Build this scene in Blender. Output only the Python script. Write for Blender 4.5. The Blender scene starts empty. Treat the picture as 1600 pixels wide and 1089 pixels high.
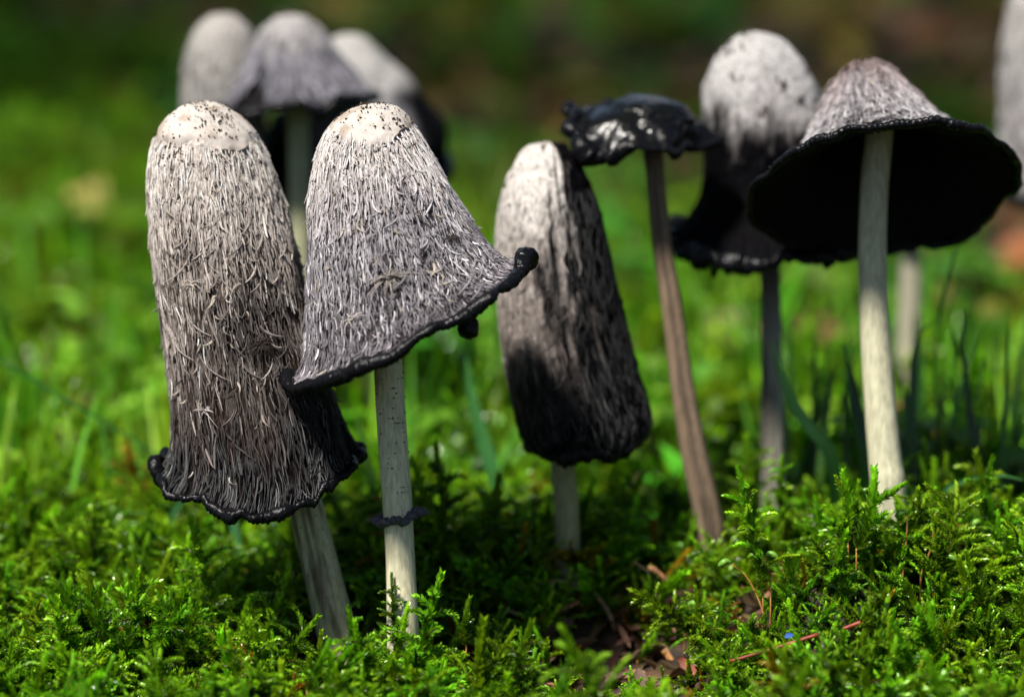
import bpy, math, random
import numpy as np
from mathutils import Vector, Matrix

rng = np.random.default_rng(7)
random.seed(7)
sc = bpy.context.scene
COL = sc.collection

# ------------------------------------------------------------------ camera
LENS, PITCH, CAM_H = 100.0, math.radians(12.0), 0.2465
FPX = LENS / 36.0 * 1600.0
cam_d = bpy.data.cameras.new("camera")
cam = bpy.data.objects.new("camera", cam_d)
COL.objects.link(cam)
cam.location = (0, 0, CAM_H)
cam.rotation_euler = (math.pi / 2 - PITCH, 0, 0)
cam_d.lens = LENS
cam_d.sensor_width = 36.0
cam_d.clip_start = 0.01
cam_d.clip_end = 300.0
cam_d.dof.use_dof = True
cam_d.dof.focus_distance = 0.786
cam_d.dof.aperture_fstop = 5.0
sc.camera = cam

# ------------------------------------------------------------------ light
SUN_EL = math.radians(63)
SUN_AZ = math.radians(226)          # compass angle the sunlight comes from (x = sin, y = cos)
sdir = Vector((math.sin(SUN_AZ) * math.cos(SUN_EL), math.cos(SUN_AZ) * math.cos(SUN_EL), math.sin(SUN_EL)))
world = bpy.data.worlds.new("World")
sc.world = world
world.use_nodes = True
wn = world.node_tree
wn.nodes.clear()
sky = wn.nodes.new("ShaderNodeTexSky")
sky.sky_type = 'NISHITA'
sky.sun_disc = False
sky.sun_elevation = SUN_EL
sky.sun_rotation = SUN_AZ
bg = wn.nodes.new("ShaderNodeBackground")
bg.inputs[1].default_value = 0.05
wo = wn.nodes.new("ShaderNodeOutputWorld")
wn.links.new(sky.outputs[0], bg.inputs[0])
wn.links.new(bg.outputs[0], wo.inputs[0])
sun_d = bpy.data.lights.new("sun", 'SUN')
sun_d.energy = 5.0
sun_d.angle = math.radians(9.0)   # sunlight scattered by the canopy: soft-edged shadows
sun_d.color = (1.0, 0.95, 0.87)
sun = bpy.data.objects.new("sun", sun_d)
COL.objects.link(sun)
sun.location = sdir * 5
sun.rotation_euler = sdir.to_track_quat('Z', 'Y').to_euler()
vs = sc.view_settings
vs.view_transform = 'Standard'
vs.look = 'None'
vs.exposure = 0.95
vs.gamma = 1.0
vs.use_curve_mapping = False
sc.cycles.use_denoising = True
sc.cycles.max_bounces = 6
sc.cycles.transparent_max_bounces = 8
sc.cycles.caustics_reflective = False
sc.cycles.caustics_refractive = False

# ------------------------------------------------------------------ pixel helpers
SP, CP = math.sin(PITCH), math.cos(PITCH)
FWD = np.array([0, CP, -SP]); UP = np.array([0, SP, CP]); RIGHT = np.array([1.0, 0, 0])
CAMP = np.array([0, 0, CAM_H])

def P(px, py, d):
    """world point seen at a pixel of the 1600 x 1089 photograph, d metres down the lens axis"""
    return CAMP + FWD * d + RIGHT * ((px - 800) / FPX * d) + UP * ((544.5 - py) / FPX * d)

def project(p):
    q = np.asarray(p) - CAMP
    d = q @ FWD
    return 800 + (q @ RIGHT) / d * FPX, 544.5 - (q @ UP) / d * FPX

# ------------------------------------------------------------------ noise in numpy
def _hash(i, j, k):
    h = (i.astype(np.uint32) * np.uint32(374761393) + j.astype(np.uint32) * np.uint32(668265263)
         + k.astype(np.uint32) * np.uint32(2246822519))
    h = (h ^ (h >> np.uint32(13))) * np.uint32(1274126177)
    h = h ^ (h >> np.uint32(16))
    return h.astype(np.float64) / 4294967295.0

def noise3(x, y, z=0.0):
    x, y, z = np.broadcast_arrays(np.asarray(x, float), np.asarray(y, float), np.asarray(z, float))
    xi, yi, zi = np.floor(x).astype(np.int64), np.floor(y).astype(np.int64), np.floor(z).astype(np.int64)
    fx, fy, fz = x - xi, y - yi, z - zi
    fx, fy, fz = [t * t * (3 - 2 * t) for t in (fx, fy, fz)]
    r = 0
    for a in (0, 1):
        for b in (0, 1):
            for c in (0, 1):
                w = (fx if a else 1 - fx) * (fy if b else 1 - fy) * (fz if c else 1 - fz)
                r = r + w * _hash(xi + a, yi + b, zi + c)
    return r * 2 - 1

def fbm(x, y, z=0.0, o=4):
    s, a, f = 0, 0.5, 1.0
    for k in range(o):
        s = s + a * noise3(np.asarray(x) * f + 17.3 * k, np.asarray(y) * f - 9.1 * k, np.asarray(z) * f + 3.7 * k)
        a *= 0.5; f *= 2.03
    return s

def sstep(a, b, x):
    t = np.clip((np.asarray(x, float) - a) / (b - a), 0, 1)
    return t * t * (3 - 2 * t)

# ------------------------------------------------------------------ terrain
def H(x, y):
    """height of the soil in metres"""
    x = np.asarray(x, float); y = np.asarray(y, float)
    z = -0.016 + 0.013 * sstep(0.74, 0.83, y) - 0.010 * sstep(0.85, 0.93, y) + 0.016 * sstep(1.0, 1.5, y)
    z = z + 0.016 * np.exp(-(((x - 0.128) / 0.052) ** 2 + ((y - 0.785) / 0.045) ** 2))
    z = z + 0.017 * np.exp(-(((x - 0.088) / 0.026) ** 2 + ((y - 0.766) / 0.028) ** 2))
    z = z - 0.016 * np.exp(-(((x + 0.048) / 0.018) ** 2 + ((y - 0.775) / 0.030) ** 2))
    z = z - 0.009 * np.exp(-(((x - 0.032) / 0.030) ** 2 + ((y - 0.780) / 0.026) ** 2))
    z = z + 0.004 * fbm(x * 22, y * 22, 1.0, 3)
    far = sstep(1.0, 2.0, y)
    z = z + far * 0.03 * fbm(x * 2.2, y * 2.2, 5.0, 3)
    z = z - 0.05 * np.exp(-(((x - 0.05) / 0.22) ** 2 + ((y - 2.05) / 0.14) ** 2))
    z = z + 0.10 * sstep(2.0, 3.6, y) + 0.6 * sstep(3.5, 14, np.hypot(x, y))
    return z

def ground_hit(px, py, off=0.0):
    """where the ray through a pixel meets the soil raised by off"""
    lo = 0.5
    for d in np.arange(0.55, 6.0, 0.004):
        p = P(px, py, d)
        if p[2] < H(p[0], p[1]) + off:
            return p
    return p

# ------------------------------------------------------------------ mesh helpers
def mesh_np(name, V, F, mat, smooth=True, col=None, fl=None):
    """V (n,3), F (m,3|4) int array; col: per-vertex rgb attribute; fl: dict of float attributes"""
    V = np.ascontiguousarray(V, dtype=np.float32); F = np.ascontiguousarray(F, dtype=np.int32)
    me = bpy.data.meshes.new(name)
    k = F.shape[1]
    me.vertices.add(len(V)); me.vertices.foreach_set("co", V.ravel())
    me.loops.add(F.size); me.loops.foreach_set("vertex_index", F.ravel())
    me.polygons.add(len(F))
    me.polygons.foreach_set("loop_start", np.arange(0, F.size, k, dtype=np.int32))
    if smooth:
        me.polygons.foreach_set("use_smooth", np.ones(len(F), dtype=bool))
    if col is not None:
        a = me.attributes.new("Col", 'FLOAT_COLOR', 'POINT')
        c = np.ones((len(V), 4), dtype=np.float32); c[:, :3] = col
        a.data.foreach_set("color", c.ravel())
    for kk, vv in (fl or {}).items():
        a = me.attributes.new(kk, 'FLOAT', 'POINT')
        a.data.foreach_set("value", np.ascontiguousarray(vv, dtype=np.float32))
    me.update(calc_edges=True)
    if mat:
        me.materials.append(mat)
    return me

def link(name, me, parent=None):
    o = bpy.data.objects.new(name, me)
    COL.objects.link(o)
    if parent is not None:
        o.parent = parent
    return o

def tag(o, label, cat, group=None):
    o["label"] = label; o["category"] = cat
    if group:
        o["group"] = group
    return o

def empty(name, loc):
    o = bpy.data.objects.new(name, None)
    o.empty_display_size = 0.01
    COL.objects.link(o)
    o.location = Vector(loc)
    return o

def grid_faces(nu, nv, wrap=True):
    """faces of an nv x nu vertex grid (row major), u wraps"""
    i = np.arange(nv - 1)[:, None] * nu
    j = np.arange(nu if wrap else nu - 1)[None, :]
    jn = (j + 1) % nu
    return np.stack([i + j, i + jn, i + nu + jn, i + nu + j], -1).reshape(-1, 4)

def catmull(pts, n):
    """n samples of a centripetal-ish spline through pts (k, dim), even in arclength"""
    pts = np.asarray(pts, float)
    p = np.vstack([2 * pts[0] - pts[1], pts, 2 * pts[-1] - pts[-2]])
    out = []
    for i in range(1, len(p) - 2):
        t = np.linspace(0, 1, 24, endpoint=False)[:, None]
        p0, p1, p2, p3 = p[i - 1], p[i], p[i + 1], p[i + 2]
        out.append(0.5 * (2 * p1 + (p2 - p0) * t + (2 * p0 - 5 * p1 + 4 * p2 - p3) * t ** 2 + (3 * p1 - p0 - 3 * p2 + p3) * t ** 3))
    out.append(p[-2][None])
    out = np.vstack(out)
    s = np.concatenate([[0], np.cumsum(np.linalg.norm(np.diff(out[:, :3], axis=0), axis=1) + 1e-9)])
    t = np.linspace(0, s[-1], n)
    return np.stack([np.interp(t, s, out[:, c]) for c in range(out.shape[1])], -1)

def tube(path, rad, sides=10, cap=True, ecc=None):
    """tube along a (n,3) path with radii (n,) ; returns V, F"""
    path = np.asarray(path, float); n = len(path)
    rad = np.broadcast_to(rad, (n,)).astype(float)
    T = np.gradient(path, axis=0); T /= np.linalg.norm(T, axis=1)[:, None] + 1e-12
    ref = np.array([0.0, -1.0, 0.0]) if abs(T[0][1]) < 0.8 else np.array([1.0, 0, 0])
    N = np.zeros_like(T)
    a = ref - T[0] * (ref @ T[0]); N[0] = a / np.linalg.norm(a)
    for i in range(1, n):
        a = N[i - 1] - T[i] * (N[i - 1] @ T[i]); N[i] = a / (np.linalg.norm(a) + 1e-12)
    B = np.cross(T, N)
    u = np.linspace(0, 2 * math.pi, sides, endpoint=False)
    V = path[:, None, :] + rad[:, None, None] * (np.cos(u)[None, :, None] * N[:, None, :] + np.sin(u)[None, :, None] * B[:, None, :])
    V = V.reshape(-1, 3)
    F = grid_faces(sides, n)
    if cap:
        V = np.vstack([V, path[0], path[-1]])
        j = np.arange(sides); jn = (j + 1) % sides
        c0 = len(V) - 2; c1 = len(V) - 1
        F = np.vstack([F, np.stack([jn, j, np.full(sides, c0), np.full(sides, c0)], -1),
                       np.stack([(n - 1) * sides + j, (n - 1) * sides + jn, np.full(sides, c1), np.full(sides, c1)], -1)])
    return V, F

def mesh_any(name, V, F, mat, smooth=True, col=None):
    """like mesh_np but drops repeated indices (tri fans stored as quads)"""
    F = np.asarray(F)
    if F.shape[1] == 4 and np.any(F[:, 2] == F[:, 3]):
        q = F[F[:, 2] != F[:, 3]]; t = F[F[:, 2] == F[:, 3]][:, :3]
        F = np.vstack([t, q[:, [0, 1, 2]], q[:, [0, 2, 3]]])
    return mesh_np(name, V, F, mat, smooth, col)

# ------------------------------------------------------------------ materials
def new_mat(name):
    m = bpy.data.materials.new(name); m.use_nodes = True
    nt = m.node_tree
    return m, nt, nt.nodes, nt.links, nt.nodes["Principled BSDF"]

def nnode(ns, t, **kw):
    n = ns.new(t)
    for k, v in kw.items():
        setattr(n, k, v)
    return n

def mat_flesh(name, rough=0.75, noise_scale=900.0, mottle=0.35, bump=0.25, bump_d=0.0004, streak=None, rough_ink=0.25, spec=0.3):
    """albedo from the Col attribute, broken up by object-space noise; inky (dark) parts are glossier"""
    m, nt, ns, ls, b = new_mat(name)
    at = nnode(ns, "ShaderNodeAttribute", attribute_name="Col")
    tc = nnode(ns, "ShaderNodeTexCoord")
    mp = nnode(ns, "ShaderNodeMapping")
    mp.inputs["Scale"].default_value = streak or (1, 1, 1)
    ls.new(tc.outputs["Object"], mp.inputs[0])
    nz = nnode(ns, "ShaderNodeTexNoise"); nz.inputs["Scale"].default_value = noise_scale; nz.inputs["Detail"].default_value = 5
    ls.new(mp.outputs[0], nz.inputs["Vector"])
    mr = nnode(ns, "ShaderNodeMapRange")
    mr.inputs[1].default_value = 0.3; mr.inputs[2].default_value = 0.7
    mr.inputs[3].default_value = 1 - mottle; mr.inputs[4].default_value = 1 + mottle
    ls.new(nz.outputs[0], mr.inputs[0])
    mx = nnode(ns, "ShaderNodeVectorMath", operation='SCALE')
    ls.new(at.outputs["Color"], mx.inputs[0]); ls.new(mr.outputs[0], mx.inputs["Scale"])
    ls.new(mx.outputs[0], b.inputs["Base Color"])
    bw = nnode(ns, "ShaderNodeRGBToBW"); ls.new(at.outputs["Color"], bw.inputs[0])
    rr = nnode(ns, "ShaderNodeMapRange")
    rr.inputs[1].default_value = 0.015; rr.inputs[2].default_value = 0.12
    rr.inputs[3].default_value = rough_ink; rr.inputs[4].default_value = rough
    ls.new(bw.outputs[0], rr.inputs[0]); ls.new(rr.outputs[0], b.inputs["Roughness"])
    bp = nnode(ns, "ShaderNodeBump"); bp.inputs["Strength"].default_value = bump; bp.inputs["Distance"].default_value = bump_d
    ls.new(nz.outputs[0], bp.inputs["Height"]); ls.new(bp.outputs[0], b.inputs["Normal"])
    b.inputs["Specular IOR Level"].default_value = spec
    return m

def mat_ink(name):
    m, nt, ns, ls, b = new_mat(name)
    b.inputs["Base Color"].default_value = (0.0035, 0.0035, 0.0045, 1)
    tc = nnode(ns, "ShaderNodeTexCoord")
    nz = nnode(ns, "ShaderNodeTexNoise"); nz.inputs["Scale"].default_value = 900; nz.inputs["Detail"].default_value = 5
    ls.new(tc.outputs["Object"], nz.inputs["Vector"])
    rr = nnode(ns, "ShaderNodeMapRange"); rr.inputs[3].default_value = 0.12; rr.inputs[4].default_value = 0.34
    ls.new(nz.outputs[0], rr.inputs[0]); ls.new(rr.outputs[0], b.inputs["Roughness"])
    bp = nnode(ns, "ShaderNodeBump"); bp.inputs["Strength"].default_value = 0.5; bp.inputs["Distance"].default_value = 0.0008
    ls.new(nz.outputs[0], bp.inputs["Height"]); ls.new(bp.outputs[0], b.inputs["Normal"])
    return m

def mat_plain(name, c, rough=0.7, var=0.3, scale=600.0, spec=0.3, bump=0.2):
    m, nt, ns, ls, b = new_mat(name)
    tc = nnode(ns, "ShaderNodeTexCoord")
    nz = nnode(ns, "ShaderNodeTexNoise"); nz.inputs["Scale"].default_value = scale; nz.inputs["Detail"].default_value = 5
    ls.new(tc.outputs["Object"], nz.inputs["Vector"])
    mr = nnode(ns, "ShaderNodeMapRange"); mr.inputs[1].default_value = 0.3; mr.inputs[2].default_value = 0.7
    mr.inputs[3].default_value = 1 - var; mr.inputs[4].default_value = 1 + var
    ls.new(nz.outputs[0], mr.inputs[0])
    mx = nnode(ns, "ShaderNodeVectorMath", operation='SCALE'); mx.inputs[0].default_value = c
    ls.new(mr.outputs[0], mx.inputs["Scale"]); ls.new(mx.outputs[0], b.inputs["Base Color"])
    b.inputs["Roughness"].default_value = rough; b.inputs["Specular IOR Level"].default_value = spec
    bp = nnode(ns, "ShaderNodeBump"); bp.inputs["Strength"].default_value = bump; bp.inputs["Distance"].default_value = 0.0005
    ls.new(nz.outputs[0], bp.inputs["Height"]); ls.new(bp.outputs[0], b.inputs["Normal"])
    return m

def mat_leaf(name, tint=(1, 1, 1), trans=0.35, rough=0.35, hue=0.03, val=0.35, spec=0.5):
    """leafy tissue: Col attribute, per-instance hue and value shift, some light passing through"""
    m, nt, ns, ls, b = new_mat(name)
    at = nnode(ns, "ShaderNodeAttribute", attribute_name="Col")
    oi = nnode(ns, "ShaderNodeObjectInfo")
    hs = nnode(ns, "ShaderNodeHueSaturation")
    mh = nnode(ns, "ShaderNodeMapRange"); mh.inputs[3].default_value = 0.5 - hue; mh.inputs[4].default_value = 0.5 + hue
    ls.new(oi.outputs["Random"], mh.inputs[0]); ls.new(mh.outputs[0], hs.inputs["Hue"])
    ml = nnode(ns, "ShaderNodeMath", operation='MULTIPLY'); ml.inputs[1].default_value = 7.31
    mf = nnode(ns, "ShaderNodeMath", operation='FRACT')
    ls.new(oi.outputs["Random"], ml.inputs[0]); ls.new(ml.outputs[0], mf.inputs[0])
    mv = nnode(ns, "ShaderNodeMapRange"); mv.inputs[3].default_value = 1 - val; mv.inputs[4].default_value = 1 + val
    ls.new(mf.outputs[0], mv.inputs[0]); ls.new(mv.outputs[0], hs.inputs["Value"])
    tm = nnode(ns, "ShaderNodeVectorMath", operation='MULTIPLY'); tm.inputs[1].default_value = tint
    ls.new(at.outputs["Color"], tm.inputs[0]); ls.new(tm.outputs[0], hs.inputs["Color"])
    ls.new(hs.outputs[0], b.inputs["Base Color"])
    b.inputs["Roughness"].default_value = rough; b.inputs["Specular IOR Level"].default_value = spec
    tr = nnode(ns, "ShaderNodeBsdfTranslucent")
    tb = nnode(ns, "ShaderNodeVectorMath", operation='MULTIPLY'); tb.inputs[1].default_value = (1.5, 1.5, 0.6)
    ls.new(hs.outputs[0], tb.inputs[0]); ls.new(tb.outputs[0], tr.inputs["Color"])
    ms = nnode(ns, "ShaderNodeMixShader"); ms.inputs[0].default_value = trans
    ls.new(b.outputs[0], ms.inputs[1]); ls.new(tr.outputs[0], ms.inputs[2])
    ls.new(ms.outputs[0], ns["Material Output"].inputs["Surface"])
    return m

M_CAP = mat_flesh("cap_flesh", 0.8, 700, 0.4, 0.5, 0.0006, streak=(1.6, 1.6, 0.35), rough_ink=0.6, spec=0.012)
M_CROWN = mat_flesh("crown_skin", 0.75, 350, 0.16, 0.3, 0.0004)
M_FIBRE = mat_flesh("cap_fibre", 0.7, 1200, 0.25, 0.1, 0.0001, rough_ink=0.55, spec=0.12)
M_STEM = mat_flesh("stem_flesh", 0.6, 800, 0.26, 0.4, 0.0004, streak=(1.5, 1.5, 0.12), rough_ink=0.5, spec=0.2)
M_INK = mat_ink("ink")
M_INK.node_tree.nodes["Principled BSDF"].inputs["Specular IOR Level"].default_value = 0.13
M_GILL = mat_plain("black_gills", (0.004, 0.0038, 0.0042), 0.85, 0.4, 800, spec=0.08)
M_SOILBIT = mat_plain("soil_crumb", (0.035, 0.022, 0.013), 0.9, 0.5, 900)
M_MOSS = mat_leaf("moss_leaf", trans=0.30, rough=0.26, hue=0.025, val=0.4)
M_HERB = mat_leaf("herb_leaf", trans=0.35, rough=0.28, hue=0.04, val=0.45)
M_GRASS = mat_leaf("grass_leaf", trans=0.35, rough=0.35, hue=0.02, val=0.3)
M_DRY = mat_leaf("dry_leaf", trans=0.15, rough=0.6, hue=0.03, val=0.5, spec=0.25)
M_TWIG = mat_plain("twig_bark", (0.045, 0.028, 0.018), 0.8, 0.6, 700)
M_NEEDLE = mat_plain("red_needle", (0.20, 0.030, 0.012), 0.45, 0.4, 500)
M_SETA = mat_plain("seta", (0.28, 0.13, 0.035), 0.4, 0.4, 400)
M_CAPSULE = mat_plain("capsule", (0.12, 0.26, 0.03), 0.3, 0.3, 900)

def mat_soil():
    m, nt, ns, ls, b = new_mat("forest_soil")
    tc = nnode(ns, "ShaderNodeTexCoord")
    n1 = nnode(ns, "ShaderNodeTexNoise"); n1.inputs["Scale"].default_value = 140; n1.inputs["Detail"].default_value = 8
    n2 = nnode(ns, "ShaderNodeTexNoise"); n2.inputs["Scale"].default_value = 2.5; n2.inputs["Detail"].default_value = 4
    ls.new(tc.outputs["Object"], n1.inputs["Vector"]); ls.new(tc.outputs["Object"], n2.inputs["Vector"])
    cr = nnode(ns, "ShaderNodeValToRGB")
    cr.color_ramp.elements[0].position = 0.3; cr.color_ramp.elements[0].color = (0.006, 0.004, 0.0025, 1)
    cr.color_ramp.elements[1].position = 0.75; cr.color_ramp.elements[1].color = (0.050, 0.027, 0.012, 1)
    ls.new(n1.outputs[0], cr.inputs[0])
    c2 = nnode(ns, "ShaderNodeValToRGB")
    c2.color_ramp.elements[0].position = 0.4; c2.color_ramp.elements[0].color = (0.5, 0.5, 0.5, 1)
    c2.color_ramp.elements[1].position = 0.65; c2.color_ramp.elements[1].color = (1.4, 1.3, 1.1, 1)
    ls.new(n2.outputs[0], c2.inputs[0])
    mx = nnode(ns, "ShaderNodeVectorMath", operation='MULTIPLY')
    ls.new(cr.outputs[0], mx.inputs[0]); ls.new(c2.outputs[0], mx.inputs[1]); ls.new(mx.outputs[0], b.inputs["Base Color"])
    b.inputs["Roughness"].default_value = 0.9
    bp = nnode(ns, "ShaderNodeBump"); bp.inputs["Strength"].default_value = 0.8; bp.inputs["Distance"].default_value = 0.004
    ls.new(n1.outputs[0], bp.inputs["Height"]); ls.new(bp.outputs[0], b.inputs["Normal"])
    return m
M_SOIL = mat_soil()

# ------------------------------------------------------------------ the ground
def axis(fine0, fine1, step, lim, grow):
    a = list(np.arange(fine0, fine1, step)); s = step
    x = fine1
    while x < lim:
        a.append(x); s *= grow; x += s
    a.append(lim)
    s = step; x = fine0 - step; b = []
    while x > -lim:
        b.append(x); s *= grow; x -= s
    b.append(-lim)
    return np.array(b[::-1] + a)
gx = axis(-0.26, 0.26, 0.004, 60, 1.12); gy = axis(0.6, 1.1, 0.004, 60, 1.12)
XX, YY = np.meshgrid(gx, gy)
ZZ = H(XX, YY) + 0.0016 * fbm(XX * 160, YY * 160, 2.0, 3) * (np.hypot(XX, YY) < 3)
link("ground", mesh_np("ground", np.stack([XX, YY, ZZ], -1).reshape(-1, 3), grid_faces(len(gx), len(gy), False), M_SOIL))["kind"] = "structure"

# ------------------------------------------------------------------ moss shoots
def frame_path(path):
    T = np.gradient(path, axis=0); T /= np.linalg.norm(T, axis=1)[:, None] + 1e-12
    ref = np.array([0.31, 0.17, 0.02]) if abs(T[0][2]) > 0.6 else np.array([0.0, 0.1, 1.0])
    N = np.cross(T, ref); N /= np.linalg.norm(N, axis=1)[:, None] + 1e-12
    return T, N, np.cross(T, N)

class Buf:
    def __init__(self): self.V = []; self.F = []; self.C = []; self.n = 0
    def add(self, V, F, C):
        V = np.asarray(V, float)
        self.V.append(V); self.F.append(np.asarray(F) + self.n); self.C.append(np.broadcast_to(C, (len(V), 3))); self.n += len(V)
    def mesh(self, name, mat, smooth=False):
        return mesh_np(name, np.vstack(self.V), np.vstack(self.F), mat, smooth, np.vstack(self.C))

def leafy(buf, path, r, L0, L1, w, n, a0, a1, c0, c1, rad0=0.00018, stemc=(0.06, 0.05, 0.012)):
    """leaf-clothed shoot: n small keeled leaves spiralled up the path, on a thin stem"""
    path = np.asarray(path); m = len(path)
    T, N, B = frame_path(path)
    t = np.linspace(0.02, 1.0, n); f = t * (m - 1)
    def ip(A): return np.stack([np.interp(f, np.arange(m), A[:, k]) for k in range(3)], -1)
    p, tt, nn, bb = ip(path), ip(T), ip(N), ip(B)
    ph = np.arange(n) * 2.39996 + r.uniform(0, 6) + r.normal(0, 0.35, n)
    rad = np.cos(ph)[:, None] * nn + np.sin(ph)[:, None] * bb
    al = (a0 + (a1 - a0) * t ** 1.5) * r.uniform(0.75, 1.25, n)
    L = (L0 + (L1 - L0) * t) * r.uniform(0.75, 1.2, n)
    d = tt * np.cos(al)[:, None] + rad * np.sin(al)[:, None]
    side = np.cross(tt, rad)
    up = np.cross(side, d)
    b0 = p + rad * rad0
    W = (w * L)[:, None]; LL = L[:, None]
    v = np.stack([b0, b0 + d * LL * 0.42 + side * W * 0.5 - up * W * 0.18, b0 + d * LL + rad * LL * 0.10,
                  b0 + d * LL * 0.42 - side * W * 0.5 - up * W * 0.18], 1)
    F = np.arange(n)[:, None, None] * 4 + np.array([[0, 1, 2], [0, 2, 3]])[None]
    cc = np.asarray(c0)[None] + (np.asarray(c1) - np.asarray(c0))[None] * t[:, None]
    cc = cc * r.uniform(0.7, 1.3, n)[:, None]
    buf.add(v.reshape(-1, 3), F.reshape(-1, 3), np.repeat(cc, 4, 0))
    sv, sf = tube(path, np.linspace(rad0 * 1.3, rad0 * 0.7, m), 4, cap=False)
    buf.add(sv, np.vstack([sf[:, [0, 1, 2]], sf[:, [0, 2, 3]]]), stemc)

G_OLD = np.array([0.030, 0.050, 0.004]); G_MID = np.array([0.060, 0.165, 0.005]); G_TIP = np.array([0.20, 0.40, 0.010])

def arc(p0, d0, d1, length, n=9):
    d0 = np.asarray(d0, float); d1 = np.asarray(d1, float)
    t = np.linspace(0, 1, n)[:, None]
    D = d0 * (1 - t) + d1 * t
    D /= np.linalg.norm(D, axis=1)[:, None] + 1e-9
    st = D[:-1] * (length / (n - 1))
    return np.vstack([p0, np.asarray(p0) + np.cumsum(st, 0)])

def moss_plan(kind, seed, size=1.0):
    """list of (path, args) : first is the main shoot, the others its side branches"""
    r = np.random.default_rng(seed)
    out = []
    if kind == 'upright':
        L = r.uniform(0.020, 0.027) * size
        lean = r.normal(0, 0.35, 2)
        main = arc((0, 0, 0), (lean[0] * 0.3, lean[1] * 0.3, 1), (lean[0], lean[1], 1), L, 14)
        out.append((main, 1.0))
        nb = r.integers(13, 19)
        for i in range(nb):
            t = 0.18 + 0.70 * i / nb
            p = main[int(t * 13)] + (main[min(13, int(t * 13) + 1)] - main[int(t * 13)]) * ((t * 13) % 1)
            az = i * 2.4 + r.normal(0, 0.4)
            ln = (0.0095 * (1 - t) + 0.003) * r.uniform(0.7, 1.25) * size
            o = np.array([math.cos(az), math.sin(az), 0])
            out.append((arc(p, o * 0.8 + np.array([0, 0, 0.75]), o + np.array([0, 0, r.uniform(-0.7, 0.25)]), ln, 8), 0.72))
    elif kind == 'feather':
        L = r.uniform(0.020, 0.028) * size
        az = r.uniform(0, 6.28); o = np.array([math.cos(az), math.sin(az), 0]); s = np.array([-o[1], o[0], 0])
        main = arc((0, 0, 0), o * 0.35 + np.array([0, 0, 1]), o + np.array([0, 0, r.uniform(-0.3, 0.35)]), L, 16)
        out.append((main, 0.9))
        T = np.gradient(main, axis=0)
        nb = 22
        for i in range(nb):
            t = 0.2 + 0.75 * min(1, max(0, (i + r.normal(0, 0.9)) / nb))
            k = min(15, int(t * 15)); p = main[k]; tt = T[k] / np.linalg.norm(T[k])
            sg = s if i % 2 else -s
            ln = (0.0085 * math.sin(math.pi * min(1, (1.05 - t) * 1.2) * 0.62) + 0.0015) * r.uniform(0.45, 1.25) * size
            sg = sg + r.normal(0, 0.35, 3)
            out.append((arc(p, sg * 0.8 + tt * 0.8, sg + tt * 0.5 + np.array([0, 0, r.uniform(-0.6, 0.2)]), ln, 7), 0.8))
    else:
        L = r.uniform(0.013, 0.021) * size
        lean = r.normal(0, 0.4, 2)
        main = arc((0, 0, 0), (0, 0, 1), (lean[0], lean[1], 0.9), L, 12)
        out.append((main, 1.35))
        for i in range(r.integers(1, 5)):
            az = r.uniform(0, 6.28); o = np.array([math.cos(az), math.sin(az), 0])
            k = r.integers(3, 9)
            out.append((arc(main[k], o * 0.7 + np.array([0, 0, 0.7]), o * 0.6 + np.array([0, 0, 1]), r.uniform(0.004, 0.009) * size, 8), 1.0))
    return out

def add_shoot(buf, path, fat, r, main, tint=1.0):
    ln = np.linalg.norm(np.diff(path, axis=0), axis=1).sum()
    if main:
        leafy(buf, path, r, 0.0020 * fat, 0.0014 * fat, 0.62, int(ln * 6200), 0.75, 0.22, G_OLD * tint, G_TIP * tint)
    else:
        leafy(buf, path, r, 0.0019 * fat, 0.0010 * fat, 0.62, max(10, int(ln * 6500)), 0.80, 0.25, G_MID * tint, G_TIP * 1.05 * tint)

def moss_mesh(name, kind, seed, size=1.0, tint=1.0):
    r = np.random.default_rng(seed + 99); b = Buf()
    for i, (path, fat) in enumerate(moss_plan(kind, seed, size)):
        add_shoot(b, path, fat * size, r, i == 0, tint)
    return b.mesh(name, M_MOSS)

def variant_collection(name, meshes):
    c = bpy.data.collections.new(name)
    for i, me in enumerate(meshes):
        o = bpy.data.objects.new("%s_%02d" % (name, i), me)
        c.objects.link(o)
    return c

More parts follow.
